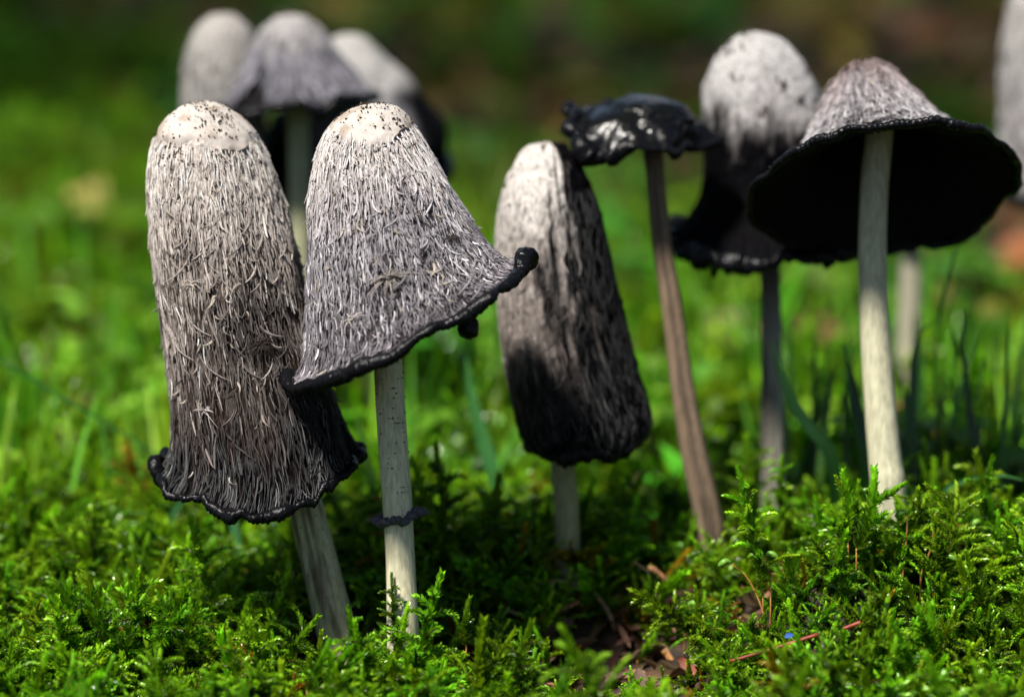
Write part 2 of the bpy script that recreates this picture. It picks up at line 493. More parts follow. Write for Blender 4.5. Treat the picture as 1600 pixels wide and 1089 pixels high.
def instancer(name, pts, rot, scl, var, coll):
    """one object whose points carry copies of the variant meshes"""
    me = bpy.data.meshes.new(name)
    me.vertices.add(len(pts)); me.vertices.foreach_set("co", np.ascontiguousarray(pts, dtype=np.float32).ravel())
    a = me.attributes.new("rot", 'FLOAT_VECTOR', 'POINT'); a.data.foreach_set("vector", np.ascontiguousarray(rot, dtype=np.float32).ravel())
    a = me.attributes.new("scl", 'FLOAT', 'POINT'); a.data.foreach_set("value", np.ascontiguousarray(scl, dtype=np.float32))
    a = me.attributes.new("var", 'INT', 'POINT'); a.data.foreach_set("value", np.ascontiguousarray(var, dtype=np.int32))
    o = link(name, me)
    g = bpy.data.node_groups.new(name, 'GeometryNodeTree')
    g.interface.new_socket("Geometry", in_out='INPUT', socket_type='NodeSocketGeometry')
    g.interface.new_socket("Geometry", in_out='OUTPUT', socket_type='NodeSocketGeometry')
    ns, ls = g.nodes, g.links
    gi = ns.new("NodeGroupInput"); go = ns.new("NodeGroupOutput")
    ci = ns.new("GeometryNodeCollectionInfo"); ci.inputs["Collection"].default_value = coll
    ci.inputs["Separate Children"].default_value = True; ci.inputs["Reset Children"].default_value = True
    ip = ns.new("GeometryNodeInstanceOnPoints"); ip.inputs["Pick Instance"].default_value = True
    def na(nm, ty):
        n = ns.new("GeometryNodeInputNamedAttribute"); n.data_type = ty; n.inputs["Name"].default_value = nm
        return n.outputs["Attribute"]
    er = ns.new("FunctionNodeEulerToRotation")
    ls.new(na("rot", 'FLOAT_VECTOR'), er.inputs[0])
    ls.new(gi.outputs[0], ip.inputs["Points"]); ls.new(ci.outputs[0], ip.inputs["Instance"])
    ls.new(na("var", 'INT'), ip.inputs["Instance Index"]); ls.new(er.outputs[0], ip.inputs["Rotation"]); ls.new(na("scl", 'FLOAT'), ip.inputs["Scale"])
    ls.new(ip.outputs[0], go.inputs[0])
    md = o.modifiers.new("scatter", 'NODES'); md.node_group = g
    o["kind"] = "stuff"
    return o

def in_view(x, y, z, m=60):
    q = np.stack([x, y, z], -1) - CAMP
    d = q @ FWD
    px = 800 + (q @ RIGHT) / d * FPX
    return (px > -m) & (px < 1600 + m)

def scatter(step, y0, y1, margin=0.10):
    """jittered grid over the wedge the lens sees, plus a margin for steps to the side"""
    ys = np.arange(y0, y1, step); out = []
    for y in ys:
        half = y * 0.19 + margin
        xs = np.arange(-half, half, step)
        out.append(np.stack([xs, np.full(len(xs), y)], -1))
    p = np.vstack(out)
    return p + rng.uniform(-0.5, 0.5, p.shape) * step * 1.1

def pit(x, y):
    """bare spots in the moss: between the front stems and in the litter hollow"""
    a = np.exp(-(((x + 0.050) / 0.016) ** 2 + ((y - 0.785) / 0.034) ** 2))
    b = np.exp(-(((x - 0.032) / 0.030) ** 2 + ((y - 0.782) / 0.026) ** 2))
    return np.maximum(a, b)

moss_vars = [moss_mesh("moss_shoot_%d" % i, k, 40 + i) for i, k in enumerate(['upright'] * 5 + ['feather'] * 5 + ['catkin'] * 5)]
moss_vars += [moss_mesh("dead_shoot_%d" % i, k, 70 + i, 0.9, np.array([1.5, 0.42, 0.9])) for i, k in enumerate(['upright', 'feather', 'catkin'])]
MOSS = variant_collection("moss_variants", moss_vars)

def lay_moss(name, step, y0, y1, smin, smax, keep=1.0, sink=0.003, probs=(0.46, 0.16, 0.38), mask=None, margin=0.1):
    p = scatter(step, y0, y1, margin)
    x, y = p[:, 0], p[:, 1]
    ok = rng.random(len(p)) < keep
    ok &= rng.random(len(p)) > pit(x, y) * 1.25
    if mask is not None:
        ok &= rng.random(len(p)) < mask(x, y)
    x, y = x[ok], y[ok]; n = len(x)
    z = H(x, y) - sink + rng.uniform(-0.003, 0.003, n)
    kind = rng.choice(3, n, p=probs)
    var = kind * 5 + rng.integers(0, 5, n)
    dead = rng.random(n) < 0.035 + 0.30 * np.exp(-(((x - 0.035) / 0.050) ** 2 + ((y - 0.785) / 0.040) ** 2))
    var = np.where(dead, 15 + rng.integers(0, 3, n), var)
    rot = np.stack([rng.normal(0, 0.42, n), rng.normal(0, 0.42, n), rng.uniform(0, 6.283, n)], -1)
    clump = 1 + 0.75 * fbm(x * 38, y * 38, 4.0, 2)
    scl = rng.uniform(smin, smax, n) * clump * np.where(rng.random(n) < 0.06, 1.45, 1.0) * (1 - 0.60 * np.exp(-(((x - 0.032) / 0.040) ** 2 + ((y - 0.752) / 0.040) ** 2)))
    scl = np.minimum(scl, smax * 1.3)
    return instancer(name, np.stack([x, y, z], -1), rot, scl, var, MOSS)

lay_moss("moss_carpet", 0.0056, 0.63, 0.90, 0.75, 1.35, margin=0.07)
tag(bpy.data.objects["moss_carpet"], "bright green feathery moss carpet growing around the mushroom stems", "moss")
def bare_at(x, y):
    """leafless patches of brown floor behind the mushrooms"""
    return np.maximum(np.exp(-(((x - 0.06) / 0.24) ** 2 + ((y - 1.88) / 0.30) ** 2)), 0.75 * np.exp(-(((x - 0.25) / 0.07) ** 2 + ((y - 1.45) / 0.35) ** 2)))
def far_mask(x, y):
    bare = bare_at(x, y)
    return np.clip(0.62 + 1.5 * fbm(x * 3.4, y * 3.4, 8.0, 2) - bare * 1.4 - 0.38 * sstep(1.4, 2.2, y), 0, 1)
lay_moss("distant_moss", 0.014, 0.90, 3.6, 1.3, 2.2, mask=far_mask, margin=0.3)
tag(bpy.data.objects["distant_moss"], "soft green moss covering the forest floor behind the mushrooms", "moss")

# ------------------------------------------------------------------ low herbs, litter behind
def leaf_blade(buf, base, dirv, nrm, L, W, c, curl=0.2, n=5, prof=None):
    dirv = np.asarray(dirv, float); dirv /= np.linalg.norm(dirv)
    s = np.cross(dirv, nrm); s /= np.linalg.norm(s) + 1e-9
    nr = np.cross(s, dirv)
    t = np.linspace(0, 1, n)
    w = W * 0.5 * (np.sin(np.pi * np.clip(t * 0.92 + 0.06, 0, 1)) ** 0.8 if prof is None else prof(t))
    mid = np.asarray(base) + dirv * (t * L)[:, None] + nr * (curl * L * (-(t ** 2)))[:, None]
    V = np.stack([mid - s * w[:, None] + nr * (w * 0.35)[:, None], mid, mid + s * w[:, None] + nr * (w * 0.35)[:, None]], 1).reshape(-1, 3)
    F = []
    for i in range(n - 1):
        a = i * 3
        F += [[a, a + 1, a + 4], [a, a + 4, a + 3], [a + 1, a + 2, a + 5], [a + 1, a + 5, a + 4]]
    buf.add(V, F, c)

def herb_mesh(i):
    r = np.random.default_rng(300 + i); b = Buf()
    kind = i % 3
    if kind == 0:      # small rosette of oval leaves
        for k in range(9):
            az = k * 2.4 + r.normal(0, .3); e = r.uniform(0.2, 0.9)
            d = np.array([math.cos(az) * math.cos(e), math.sin(az) * math.cos(e), math.sin(e)])
            leaf_blade(b, d * 0.004, d, (0, 0, 1), r.uniform(0.012, 0.022), r.uniform(0.006, 0.011), np.array([0.10, 0.25, 0.012]) * r.uniform(.7, 1.5), 0.4)
    elif kind == 1:    # three-part clover-like leaves on stalks
        for k in range(6):
            az = r.uniform(0, 6.28); h = r.uniform(0.012, 0.035); o = np.array([math.cos(az), math.sin(az), 0])
            top = o * h * 0.4 + np.array([0, 0, h])
            v, f = tube(np.linspace((0, 0, 0), top, 4), 0.0005, 4, cap=False)
            b.add(v, np.vstack([f[:, [0, 1, 2]], f[:, [0, 2, 3]]]), (0.08, 0.14, 0.02))
            for q in range(3):
                a2 = az + q * 2.1; d = np.array([math.cos(a2), math.sin(a2), r.uniform(-0.1, 0.4)])
                leaf_blade(b, top, d, (0, 0, 1), r.uniform(0.008, 0.013), r.uniform(0.007, 0.010), np.array([0.10, 0.27, 0.02]) * r.uniform(.7, 1.4), 0.3)
    else:              # tuft of short grass
        for k in range(14):
            az = r.uniform(0, 6.28); e = r.uniform(0.7, 1.45)
            d = np.array([math.cos(az) * math.cos(e), math.sin(az) * math.cos(e), math.sin(e)])
            leaf_blade(b, r.normal(0, 0.003, 3) * (1, 1, 0), d, (math.cos(az), math.sin(az), 0.2), r.uniform(0.025, 0.06), r.uniform(0.0015, 0.003),
                       np.array([0.13, 0.28, 0.012]) * r.uniform(.6, 1.4), r.uniform(-0.1, 0.5), 7, prof=lambda t: (1 - t ** 2) * 1.0)
    return b.mesh("herb_%d" % i, M_HERB)

HERBS = variant_collection("herb_variants", [herb_mesh(i) for i in range(9)])
p = scatter(0.022, 0.895, 3.6, 0.3); x, y = p[:, 0], p[:, 1]
ok = rng.random(len(x)) < np.clip(far_mask(x + 3, y) * 0.8 * (1 - np.clip(bare_at(x, y) * 1.3, 0, 1)), 0, 1)
x, y = x[ok], y[ok]; n = len(x)
instancer("ground_cover", np.stack([x, y, H(x, y) + 0.002], -1),
          np.stack([rng.normal(0, .2, n), rng.normal(0, .2, n), rng.uniform(0, 6.28, n)], -1), rng.uniform(0.7, 1.4, n), rng.integers(0, 9, n), HERBS)
tag(bpy.data.objects["ground_cover"], "mixed low green herbs and grass tufts on the floor behind the mushrooms", "undergrowth")

def litter_mesh(i):
    r = np.random.default_rng(500 + i); b = Buf()
    c = [(0.20, 0.11, 0.05), (0.30, 0.17, 0.05), (0.12, 0.07, 0.04), (0.42, 0.28, 0.05), (0.25, 0.16, 0.11), (0.35, 0.15, 0.04)][i % 6]
    leaf_blade(b, (-0.02, 0, 0.003), (1, 0, r.uniform(-.1, .3)), (0, r.uniform(-.4, .4), 1), r.uniform(0.03, 0.05), r.uniform(0.015, 0.028), c, r.uniform(-0.3, 0.5), 8)
    return b.mesh("fallen_leaf_%d" % i, M_DRY)
LITTER = variant_collection("litter_variants", [litter_mesh(i) for i in range(6)])
p = scatter(0.030, 0.90, 3.6, 0.3); x, y = p[:, 0], p[:, 1]
brown = bare_at(x, y)
ok = rng.random(len(x)) < np.clip(0.12 + 0.40 * sstep(1.4, 2.2, y) + brown, 0, 0.9)
x, y = x[ok], y[ok]; n = len(x)
instancer("leaf_litter", np.stack([x, y, H(x, y) + 0.006], -1),
          np.stack([rng.normal(0, .35, n), rng.normal(0, .35, n), rng.uniform(0, 6.28, n)], -1), rng.uniform(0.6, 1.3, n), rng.integers(0, 6, n), LITTER)
tag(bpy.data.objects["leaf_litter"], "scattered brown and yellow fallen leaves behind the mushrooms", "leaf litter")
# ------------------------------------------------------------------ mushrooms
class Cap:
    """swept surface: rings given by their left and right pixel; u = pi/2 faces the camera, v runs pole -> rim"""
    def __init__(s, d, pole, rows, tau=0.0, tau0=0.0, rim_wave=0.0, wave_n=5, lump=0.0, seed=0, rings=None, wavefn=None):
        s.seed = seed; s.lump = lump; s.rim_wave = rim_wave; s.wave_n = wave_n; s.wavefn = wavefn
        if rings is None:
            rings = []
            p0 = P(pole[0], pole[1], d)
            K = len(rows)
            for k, (lx, ly, rx, ry) in enumerate(rows):
                L, R = P(lx, ly, d), P(rx, ry, d)
                e1 = (R - L) / 2; a = np.linalg.norm(e1)
                t = math.radians(tau0 + (tau - tau0) * (k / (K - 1)) ** 2)
                e2 = a * np.array([0, -math.cos(t), -math.sin(t)])
                rings.append(((L + R) / 2, e1, e2))
            c1, e1, e2 = rings[0]
            rings = [(p0, e1 * 1e-3, e2 * 1e-3), (p0 + (c1 - p0) * 0.09, e1 * 0.33, e2 * 0.33), (p0 + (c1 - p0) * 0.38, e1 * 0.69, e2 * 0.69)] + rings
        A = np.array([np.concatenate(r) for r in rings])
        # even spacing along the outline: use the left silhouette point as the length measure
        q = np.hstack([A[:, :3] - A[:, 3:6], A])
        q = catmull(q, 500)[:, 3:]
        s.C, s.E1, s.E2 = q[:, :3], q[:, 3:6], q[:, 6:9]
        s.r = np.linalg.norm(s.E1, axis=1); s.n = len(q)
        s.len = np.linalg.norm(np.diff(s.C - s.E1, axis=0), axis=1).sum()
    def _ip(s, A, v):
        f = np.clip(v, 0, 1) * (s.n - 1); i = np.minimum(f.astype(int), s.n - 2); w = (f - i)[..., None]
        return A[i] * (1 - w) + A[i + 1] * w
    def raw(s, u, v):
        c = np.cos(u)[..., None]; n = np.sin(u)[..., None]
        return s._ip(s.C, v) + c * s._ip(s.E1, v) + n * s._ip(s.E2, v)
    def ev(s, u, v):
        u, v = np.broadcast_arrays(np.asarray(u, float), np.asarray(v, float))
        p = s.raw(u, v)
        c = s._ip(s.C, v); rad = p - c
        rl = np.linalg.norm(rad, axis=-1)[..., None]
        dirr = rad / (rl + 1e-6)
        cu, su = np.cos(u), np.sin(u)
        low = fbm(cu * 1.5 + s.seed * 7.1, su * 1.5, v * 3.0 + s.seed, 3)
        p = p + dirr * (low[..., None] * np.minimum(rl, 0.02) * s.lump)
        if s.rim_wave or s.wavefn:
            t = (s._ip(s.C, np.minimum(v + .01, 1)) - s._ip(s.C, np.maximum(v - .01, 0)))
            t = t / (np.linalg.norm(t, axis=-1)[..., None] + 1e-9)
            wv = noise3(cu * s.wave_n * .5 + 3.1 * s.seed, su * s.wave_n * .5, 0.5) + 0.5 * noise3(cu * s.wave_n * 1.3, su * s.wave_n * 1.3, s.seed + 5.5)
            w = s.rim_wave * wv
            if s.wavefn is not None:
                w = w + s.wavefn(u)
            k = sstep(0.72, 1.0, v) ** 1.5
            fl = noise3(cu * s.wave_n * .8 + 9, su * s.wave_n * .8, s.seed + 2.2) * s.rim_wave * sstep(.85, 1, v) * 0.6
            p = p + t * (w * k)[..., None] + dirr * fl[..., None]
        return p
    def nrm(s, u, v):
        e = 0.004
        du = s.ev(u + e, v) - s.ev(u - e, v)
        dv = s.ev(u, np.minimum(v + e, 1)) - s.ev(u, np.maximum(v - e, 0))
        n = np.cross(du, dv); l = np.linalg.norm(n, axis=-1)[..., None]
        n = n / (l + 1e-15)
        out = s.ev(u, v) - s._ip(s.C, v) + (s.C[0] - s.C[-1]) * 0.02
        return n * np.where((n * out).sum(-1) < 0, -1, 1)[..., None]
    def find(s, px, py):
        """(u, v) of the camera-facing surface point nearest a pixel"""
        uu, vv = np.meshgrid(np.linspace(0.02, math.pi - 0.02, 90), np.linspace(0.01, 1, 120))
        X, Y = project(s.ev(uu, vv))
        k = np.argmin((X - px) ** 2 + (Y - py) ** 2)
        return uu.ravel()[k], vv.ravel()[k]
    def grid(s, nu, nv, disp=None, v0=0.0, v1=1.0, u0=0, u1=2 * math.pi):
        u = np.linspace(u0, u1, nu, endpoint=False); v = np.linspace(v0, v1, nv)
        U, Vv = np.meshgrid(u, v)
        p = s.ev(U, Vv)
        if disp is not None:
            p = p + s.nrm(U, Vv) * disp(U, Vv)[..., None]
        return U, Vv, p

def mixc(a, b, t):
    t = np.asarray(t)[..., None]
    return np.asarray(a) * (1 - t) + np.asarray(b) * t

CREAM = np.array([0.37, 0.335, 0.305]); GREY = np.array([0.34, 0.30, 0.285]); BROWN = np.array([0.14, 0.095, 0.075]); BLACK = np.array([0.0024, 0.0022, 0.0028])

class Shroom:
    def __init__(s, base, label, name="inkcap_mushroom"):
        s.base = np.asarray(base, float)
        s.root = empty(name, s.base)
        tag(s.root, label, "mushroom", "shaggy ink cap mushrooms on the mossy floor")
    def put(s, name, V, F, mat, col=None, smooth=True, kind=None, label=None):
        host = s.root
        if name in ("gills", "rim", "crown_skin", "fibres", "loose_fibres", "torn_tuft", "soil_crumbs", "tan_dirt", "ink_drop"):
            host = s.cap_part
        elif name in ("ring", "stem_specks"):
            host = s.stem_part
        o = link(name, mesh_any(name, np.asarray(V) - s.base, F, mat, smooth, col), host)
        if name == "cap": s.cap_part = o
        if name == "stem": s.stem_part = o
        if kind: o["kind"] = kind
        if label: o["label"] = label
        return o

def cap_color(cap, U, V, P3, ink0, ink1, top=CREAM, mid=GREY, low=BROWN, spots=(), sideink=None, blotch=0.0, seed=0):
    cu, su = np.cos(U), np.sin(U)
    n1 = fbm(cu * 2.2 + seed, su * 2.2, V * 5, 4)
    n2 = fbm(cu * 9 + seed, su * 9, V * 9, 3)
    a = sstep(0.10, 0.55, V + 0.18 * n1)
    c = mixc(top, mid, a)
    c = mixc(c, low, sstep(0.35, 0.95, V + 0.35 * n1 + 0.12 * n2))
    ink = sstep(ink0, ink1, V + 0.10 * n1 + 0.10 * n2)
    for (pu, pv, rr, st) in spots:
        q = cap.ev(np.array(pu), np.array(pv))
        d = np.linalg.norm(P3 - q, axis=-1) / rr
        ink = np.maximum(ink, st * sstep(1.0, 0.25, d + 0.9 * n2 + 0.35 * n1))
    if sideink is not None:
        ink = np.maximum(ink, sideink(U, V, n1, n2))
    if blotch:
        ink = np.maximum(ink, sstep(0.16, 0.45, n2 + 0.5 * n1 - 0.25 + 0.35 * V) * blotch)
    return mixc(c, BLACK, np.clip(ink, 0, 1)), ink

def cuticle(p, V):
    """0 where the skin has split down to the flesh, 1 where it is whole; splits run down the cap"""
    x, y, z = p[..., 0] * 1000, p[..., 1] * 1000, p[..., 2] * 1000
    wx = x + 0.8 * noise3(x * .3, y * .3, z * .25); wy = y + 0.8 * noise3(x * .3 + 9, y * .3, z * .25)
    a = noise3(wx * 1.05, wy * 1.05, z * .16) * .75 + noise3(wx * 2.1, wy * 2.1, z * .33) * .45
    gap = sstep(0.10, 0.75, V)
    return sstep(-0.42 + 0.42 * gap, 0.10 + 0.40 * gap, a)

def build_cap(sh, cap, nu, nv, colfn, ridge=0.00022, ridge_n=70, inner=True, cut=None, rough_amp=0.0, mat=None, skin=None):
    def disp(U, V):
        q = cap.ev(U, V); x, y, z = q[..., 0] * 1000, q[..., 1] * 1000, q[..., 2] * 1000
        r = noise3(x / ridge_n * 70, y / ridge_n * 70, z * .18) * 0.7 + noise3(x * 1.9, y * 1.9, z * .4) * 0.5
        b = fbm(x * .16, y * .16, z * .12 + cap.seed, 3)
        if skin is not None:
            return 0.00050 * (cuticle(q, V) - 1) * sstep(0.08, 0.3, V) + b * 0.0010 + r * 0.00008
        return r * ridge * sstep(0.05, 0.25, V) + b * 0.0010 + rough_amp * fbm(x * .35, y * .35, z * .35, 3)
    U, V, p = cap.grid(nu, nv, disp, 0.0015)
    col, ink = colfn(U, V, p)
    if skin is not None:
        k = cuticle(cap.ev(U, V), V)
        col = mixc(col, skin(U, V, p, None) * (0.85 + 0.3 * noise3(p[..., 0] * 2500, p[..., 1] * 2500, p[..., 2] * 600)[..., None]), k)
    F = grid_faces(nu, nv)
    if cut is not None:
        keep = ~cut(U, V).ravel()[F].any(axis=1)
        F = F[keep]
    VV = np.vstack([p.reshape(-1, 3), p[0].mean(0)])
    j = np.arange(nu); c0 = len(VV) - 1
    F = np.vstack([F, np.stack([(j + 1) % nu, j, np.full(nu, c0), np.full(nu, c0)], -1)])
    CC = np.vstack([col.reshape(-1, 3), col[0].mean(0)])
    sh.put("cap", VV, F, mat or M_CAP, CC)
    if inner:
        u = np.linspace(0, 2 * math.pi, 220, endpoint=False); v = np.linspace(1.0, 0.2, 26)
        Ug, Vg = np.meshgrid(u, v)
        q = cap.ev(Ug, Vg); c = cap._ip(cap.C, Vg)
        k = 0.965 - 0.05 * np.abs(np.sin(Ug * 48)) * sstep(0.98, 0.9, Vg)
        # the gills fill the hollow: the inner surface runs in towards the stem
        depth = (1 - Vg) / 0.8
        q = c + (q - c) * k[..., None] * (1 - 0.35 * depth)[..., None]
        sh.put("gills", q.reshape(-1, 3), grid_faces(220, 26), M_GILL)

def build_rim(sh, cap, r0, n=420, knob=70, lumps=(), seed=0, rvar=0.5, drop=0.4, v=1.0):
    """swollen black edge with the ends of the gills showing as small ridges"""
    u = np.linspace(0, 2 * math.pi, n, endpoint=False)
    p = cap.ev(u, np.full(n, v)); c = cap._ip(cap.C, np.full(n, v))
    dv = p - cap.ev(u, np.full(n, v - 0.03)); t = dv / np.linalg.norm(dv, axis=1)[:, None]
    nr = cap.nrm(u, np.full(n, v))
    r = r0 * (1 + rvar * fbm(np.cos(u) * 3 + seed, np.sin(u) * 3, seed + .3, 3) * 1.6)
    r = r * (1 + 0.22 * np.abs(np.sin(u * knob / 2 + 2 * noise3(np.cos(u) * 4, np.sin(u) * 4, 2.0)))) 
    ce = p + t * (r * drop)[:, None]
    for (pu, wid, rr, out, dn) in lumps:
        g = np.exp(-((np.angle(np.exp(1j * (u - pu)))) / wid) ** 2)
        r = r + g * rr; ce = ce + nr * (g * out)[:, None] + t * (g * dn)[:, None]
    m = 14
    a = np.linspace(0, 2 * math.pi, m, endpoint=False)
    V = ce[:, None] + r[:, None, None] * (np.cos(a)[None, :, None] * nr[:, None] + np.sin(a)[None, :, None] * t[:, None] * 1.15)
    wob = 1 + 0.30 * fbm(V[..., 0] * 500, V[..., 1] * 500, V[..., 2] * 500, 4)
    V = ce[:, None] + (V - ce[:, None]) * wob[..., None]
    i = np.arange(n)[:, None] * m; inn = ((np.arange(n) + 1) % n)[:, None] * m
    j = np.arange(m)[None]; jn = (j + 1) % m
    F = np.stack([i + j, i + jn, inn + jn, inn + j], -1).reshape(-1, 4)
    sh.put("rim", V.reshape(-1, 3), F, M_INK)

def strands(sh, cap, N, colfn, length=0.005, width=0.00031, v0=0.18, lift=0.0007, curl_p=0.10, seed=1, dens=None, name="fibres", droop=1.0, usel=None, bright=1.0):
    """pale fibres of the shaggy skin lying down the cap, tips loose and curling"""
    r = np.random.default_rng(seed)
    k = 6
    v = r.uniform(v0, 0.985, N * 2)
    w = cap._ip(cap.r[:, None], v)[:, 0]
    ok = r.random(N * 2) < w / cap.r.max()
    v = v[ok][:N]; N = len(v)
    u = r.uniform(0, 2 * math.pi, N)
    if dens is not None:
        ok = r.random(N) < dens(u, v); u, v = u[ok], v[ok]; N = len(u)
    L = length * r.uniform(0.45, 1.5, N)
    rad = np.maximum(cap._ip(cap.r[:, None], v)[:, 0], 0.004)
    t = np.linspace(0, 1, k)[None]
    drift = r.normal(0, 0.11, N)[:, None]
    wave = r.normal(0, 0.06, N)[:, None] * np.sin(t * 3.1 + r.uniform(0, 6, N)[:, None])
    cur = (r.random(N) < curl_p)[:, None]
    drift = np.where(cur, drift * 2.0, drift)
    vv = np.clip(v[:, None] + (L / cap.len)[:, None] * t * np.where(cur, 1 - 0.3 * t, 1), 0, 0.999)
    uu = u[:, None] + (L / rad)[:, None] * (drift * t + wave + np.where(cur, drift * t * t, 0))
    p = cap.ev(uu, vv); n = cap.nrm(uu, vv)
    off = 0.00014 + r.uniform(0, 0.00045, N)[:, None] + lift * r.uniform(0, 1, N)[:, None] ** 3 * t ** 2 + np.where(cur, lift * 0.7 * r.uniform(0.2, 1, N)[:, None] * t ** 2, 0)
    p = p + n * off[..., None]
    T = np.gradient(p, axis=1); T /= np.linalg.norm(T, axis=-1)[..., None] + 1e-12
    S = np.cross(T, n)
    W = width * (1.12 - 0.35 * v[:, None]) * r.uniform(0.6, 1.5, N)[:, None] * (0.35 + 0.65 * np.sin(np.pi * np.clip(t * 0.9 + 0.08, 0, 1)))
    a = p - S * (W / 2)[..., None] - n * (W * .25)[..., None]; b = p + n * (W * 0.45)[..., None]; c = p + S * (W / 2)[..., None] - n * (W * .25)[..., None]
    V = np.stack([a, b, c], 2).reshape(-1, 3)
    base = (np.arange(N)[:, None, None] * k + np.arange(k - 1)[None, :, None]) * 3
    q = np.array([[0, 1, 4, 3], [1, 2, 5, 4]])
    F = (base[..., None] + q[None, None, :, :].reshape(1, 1, 2, 4)).reshape(-1, 4)
    c0 = colfn(uu[:, 0], vv[:, 0], p[:, 0], r)
    k0 = np.clip(r.normal(1.0, 0.30, N), 0.30, 1.7); pale = r.random(N) < 0.14 * sstep(0.4, 0.8, vv[:, 0])
    c0 = np.minimum(c0 * np.where(pale, k0 * 3.2, k0)[:, None] * bright, 0.5)
    sh.put(name, V, F, M_FIBRE, np.repeat(c0, k * 3, 0), kind="stuff")

def scale_meshes():
    out = []
    for i in range(7):
        r = np.random.default_rng(900 + i)
        n = 9; t = np.linspace(0, 1, n)
        R = r.uniform(0.0016, 0.0034); W = r.uniform(0.00022, 0.00045); th = r.uniform(1.0, 2.4)
        x = R * np.sin(t * th); y = r.choice([-1, 1]) * R * (1 - np.cos(t * th))
        z = 0.0003 + 0.0007 * r.uniform(.3, 1.3) * np.sin(t * 2.6) + 0.0010 * t ** 3 * r.uniform(0, 1)
        w = W * (1 - 0.7 * t) * (0.7 + 0.5 * np.sin(t * 3.0))
        V = np.stack([np.stack([x, y - w, z - w * .2], -1), np.stack([x, y, z + w * .35], -1), np.stack([x, y + w, z - w * .2], -1)], 1).reshape(-1, 3)
        F = []
        for k in range(n - 1):
            a = k * 3; F += [[a, a + 1, a + 4, a + 3], [a + 1, a + 2, a + 5, a + 4]]
        c = np.array([0.36, 0.31, 0.26]) * r.uniform(0.6, 1.2)
        c = np.repeat((c[None] * np.linspace(0.75, 1.25, n)[:, None]), 3, 0)
        out.append(mesh_np("scale_%d" % i, V, np.array(F), M_FIBRE, True, c))
    return out
SCALES = scale_meshes()

def scales(sh, cap, n, seed, v0=0.28, v1=0.95, smin=0.6, smax=1.25):
    r = np.random.default_rng(seed)
    for i in range(n):
        u = r.uniform(-0.3, math.pi + 0.3); v = r.uniform(v0, v1)
        p = cap.ev(np.array([u]), np.array([v]))[0]; nn = cap.nrm(np.array([u]), np.array([v]))[0]
        dn = cap.ev(np.array([u]), np.array([min(v + .02, 1)]))[0] - p; dn -= nn * (dn @ nn); dn /= np.linalg.norm(dn)
        sd = np.cross(nn, dn); a = r.normal(0, 0.8)
        d = dn * math.cos(a) + sd * math.sin(a); s2 = np.cross(nn, d)
        q = p - sh.base + nn * 0.0001
        m = Matrix(((d[0], s2[0], nn[0], q[0]), (d[1], s2[1], nn[1], q[1]), (d[2], s2[2], nn[2], q[2]), (0, 0, 0, 1)))
        k = r.uniform(smin, smax)
        o = link("scale", SCALES[r.integers(0, 7)], sh.cap_part)
        o.matrix_local = m @ Matrix.Diagonal((k, k * r.uniform(.7, 1.3), k * r.uniform(.5, 1.1), 1))

def tuft(sh, cap, px, py, n, L, c, seed):
    """fibres splaying out from one torn spot of the skin"""
    r = np.random.default_rng(seed); k = 6
    u0, v0 = cap.find(px, py)
    rad = float(cap._ip(cap.r[:, None], np.array([v0]))[0, 0])
    a = r.uniform(0, 6.283, n)[:, None]; t = np.linspace(0.15, 1, k)[None]; l = L * r.uniform(0.4, 1.2, n)[:, None]
    uu = u0 + np.cos(a) * t * l / rad + r.normal(0, .0006, n)[:, None] / rad
    vv = np.clip(v0 + (np.sin(a) * t * 0.8 + 0.35 * t * t) * l / cap.len, 0, 0.99)
    nn = cap.nrm(uu, vv); p = cap.ev(uu, vv) + nn * (0.0004 + 0.0014 * r.uniform(0, 1, n)[:, None] * np.sin(t * 2.6))[..., None]
    T = np.gradient(p, axis=1); T /= np.linalg.norm(T, axis=-1)[..., None] + 1e-12
    S = np.cross(T, nn); W = 0.00030 * r.uniform(.6, 1.4, n)[:, None] * (1.1 - 0.8 * t)
    V = np.stack([p - S * W[..., None] * .5, p + nn * W[..., None] * .4, p + S * W[..., None] * .5], 2).reshape(-1, 3)
    base = (np.arange(n)[:, None, None] * k + np.arange(k - 1)[None, :, None]) * 3
    F = (base[..., None] + np.array([[0, 1, 4, 3], [1, 2, 5, 4]])[None, None]).reshape(-1, 4)
    col = np.asarray(c) * np.clip(r.normal(1, .35, n), .3, 1.6)[:, None]
    sh.put("torn_tuft", V, F, M_FIBRE, np.repeat(col, k * 3, 0), kind="stuff")

OCT_V = np.array([[1, 0, 0], [-1, 0, 0], [0, 1, 0], [0, -1, 0], [0, 0, 1], [0, 0, -1]], float)
OCT_F = np.array([[0, 2, 4], [2, 1, 4], [1, 3, 4], [3, 0, 4], [2, 0, 5], [1, 2, 5], [3, 1, 5], [0, 3, 5]])
def crumbs(sh, pts, nrm, size, seed, name="soil_crumbs", mat=None):
    r = np.random.default_rng(seed); n = len(pts)
    s = size * np.clip(np.exp(r.normal(0, 0.55, n)), 0.3, 1.9)[:, None, None] * r.uniform(0.5, 1.5, (n, 6, 1))
    V = pts[:, None] + nrm[:, None] * (s * 0.15) + OCT_V[None] * s * r.uniform(0.5, 1.3, (n, 1, 3))
    F = OCT_F[None] + (np.arange(n) * 6)[:, None, None]
    sh.put(name, V.reshape(-1, 3), F.reshape(-1, 3), mat or M_SOILBIT, smooth=False, kind="stuff")

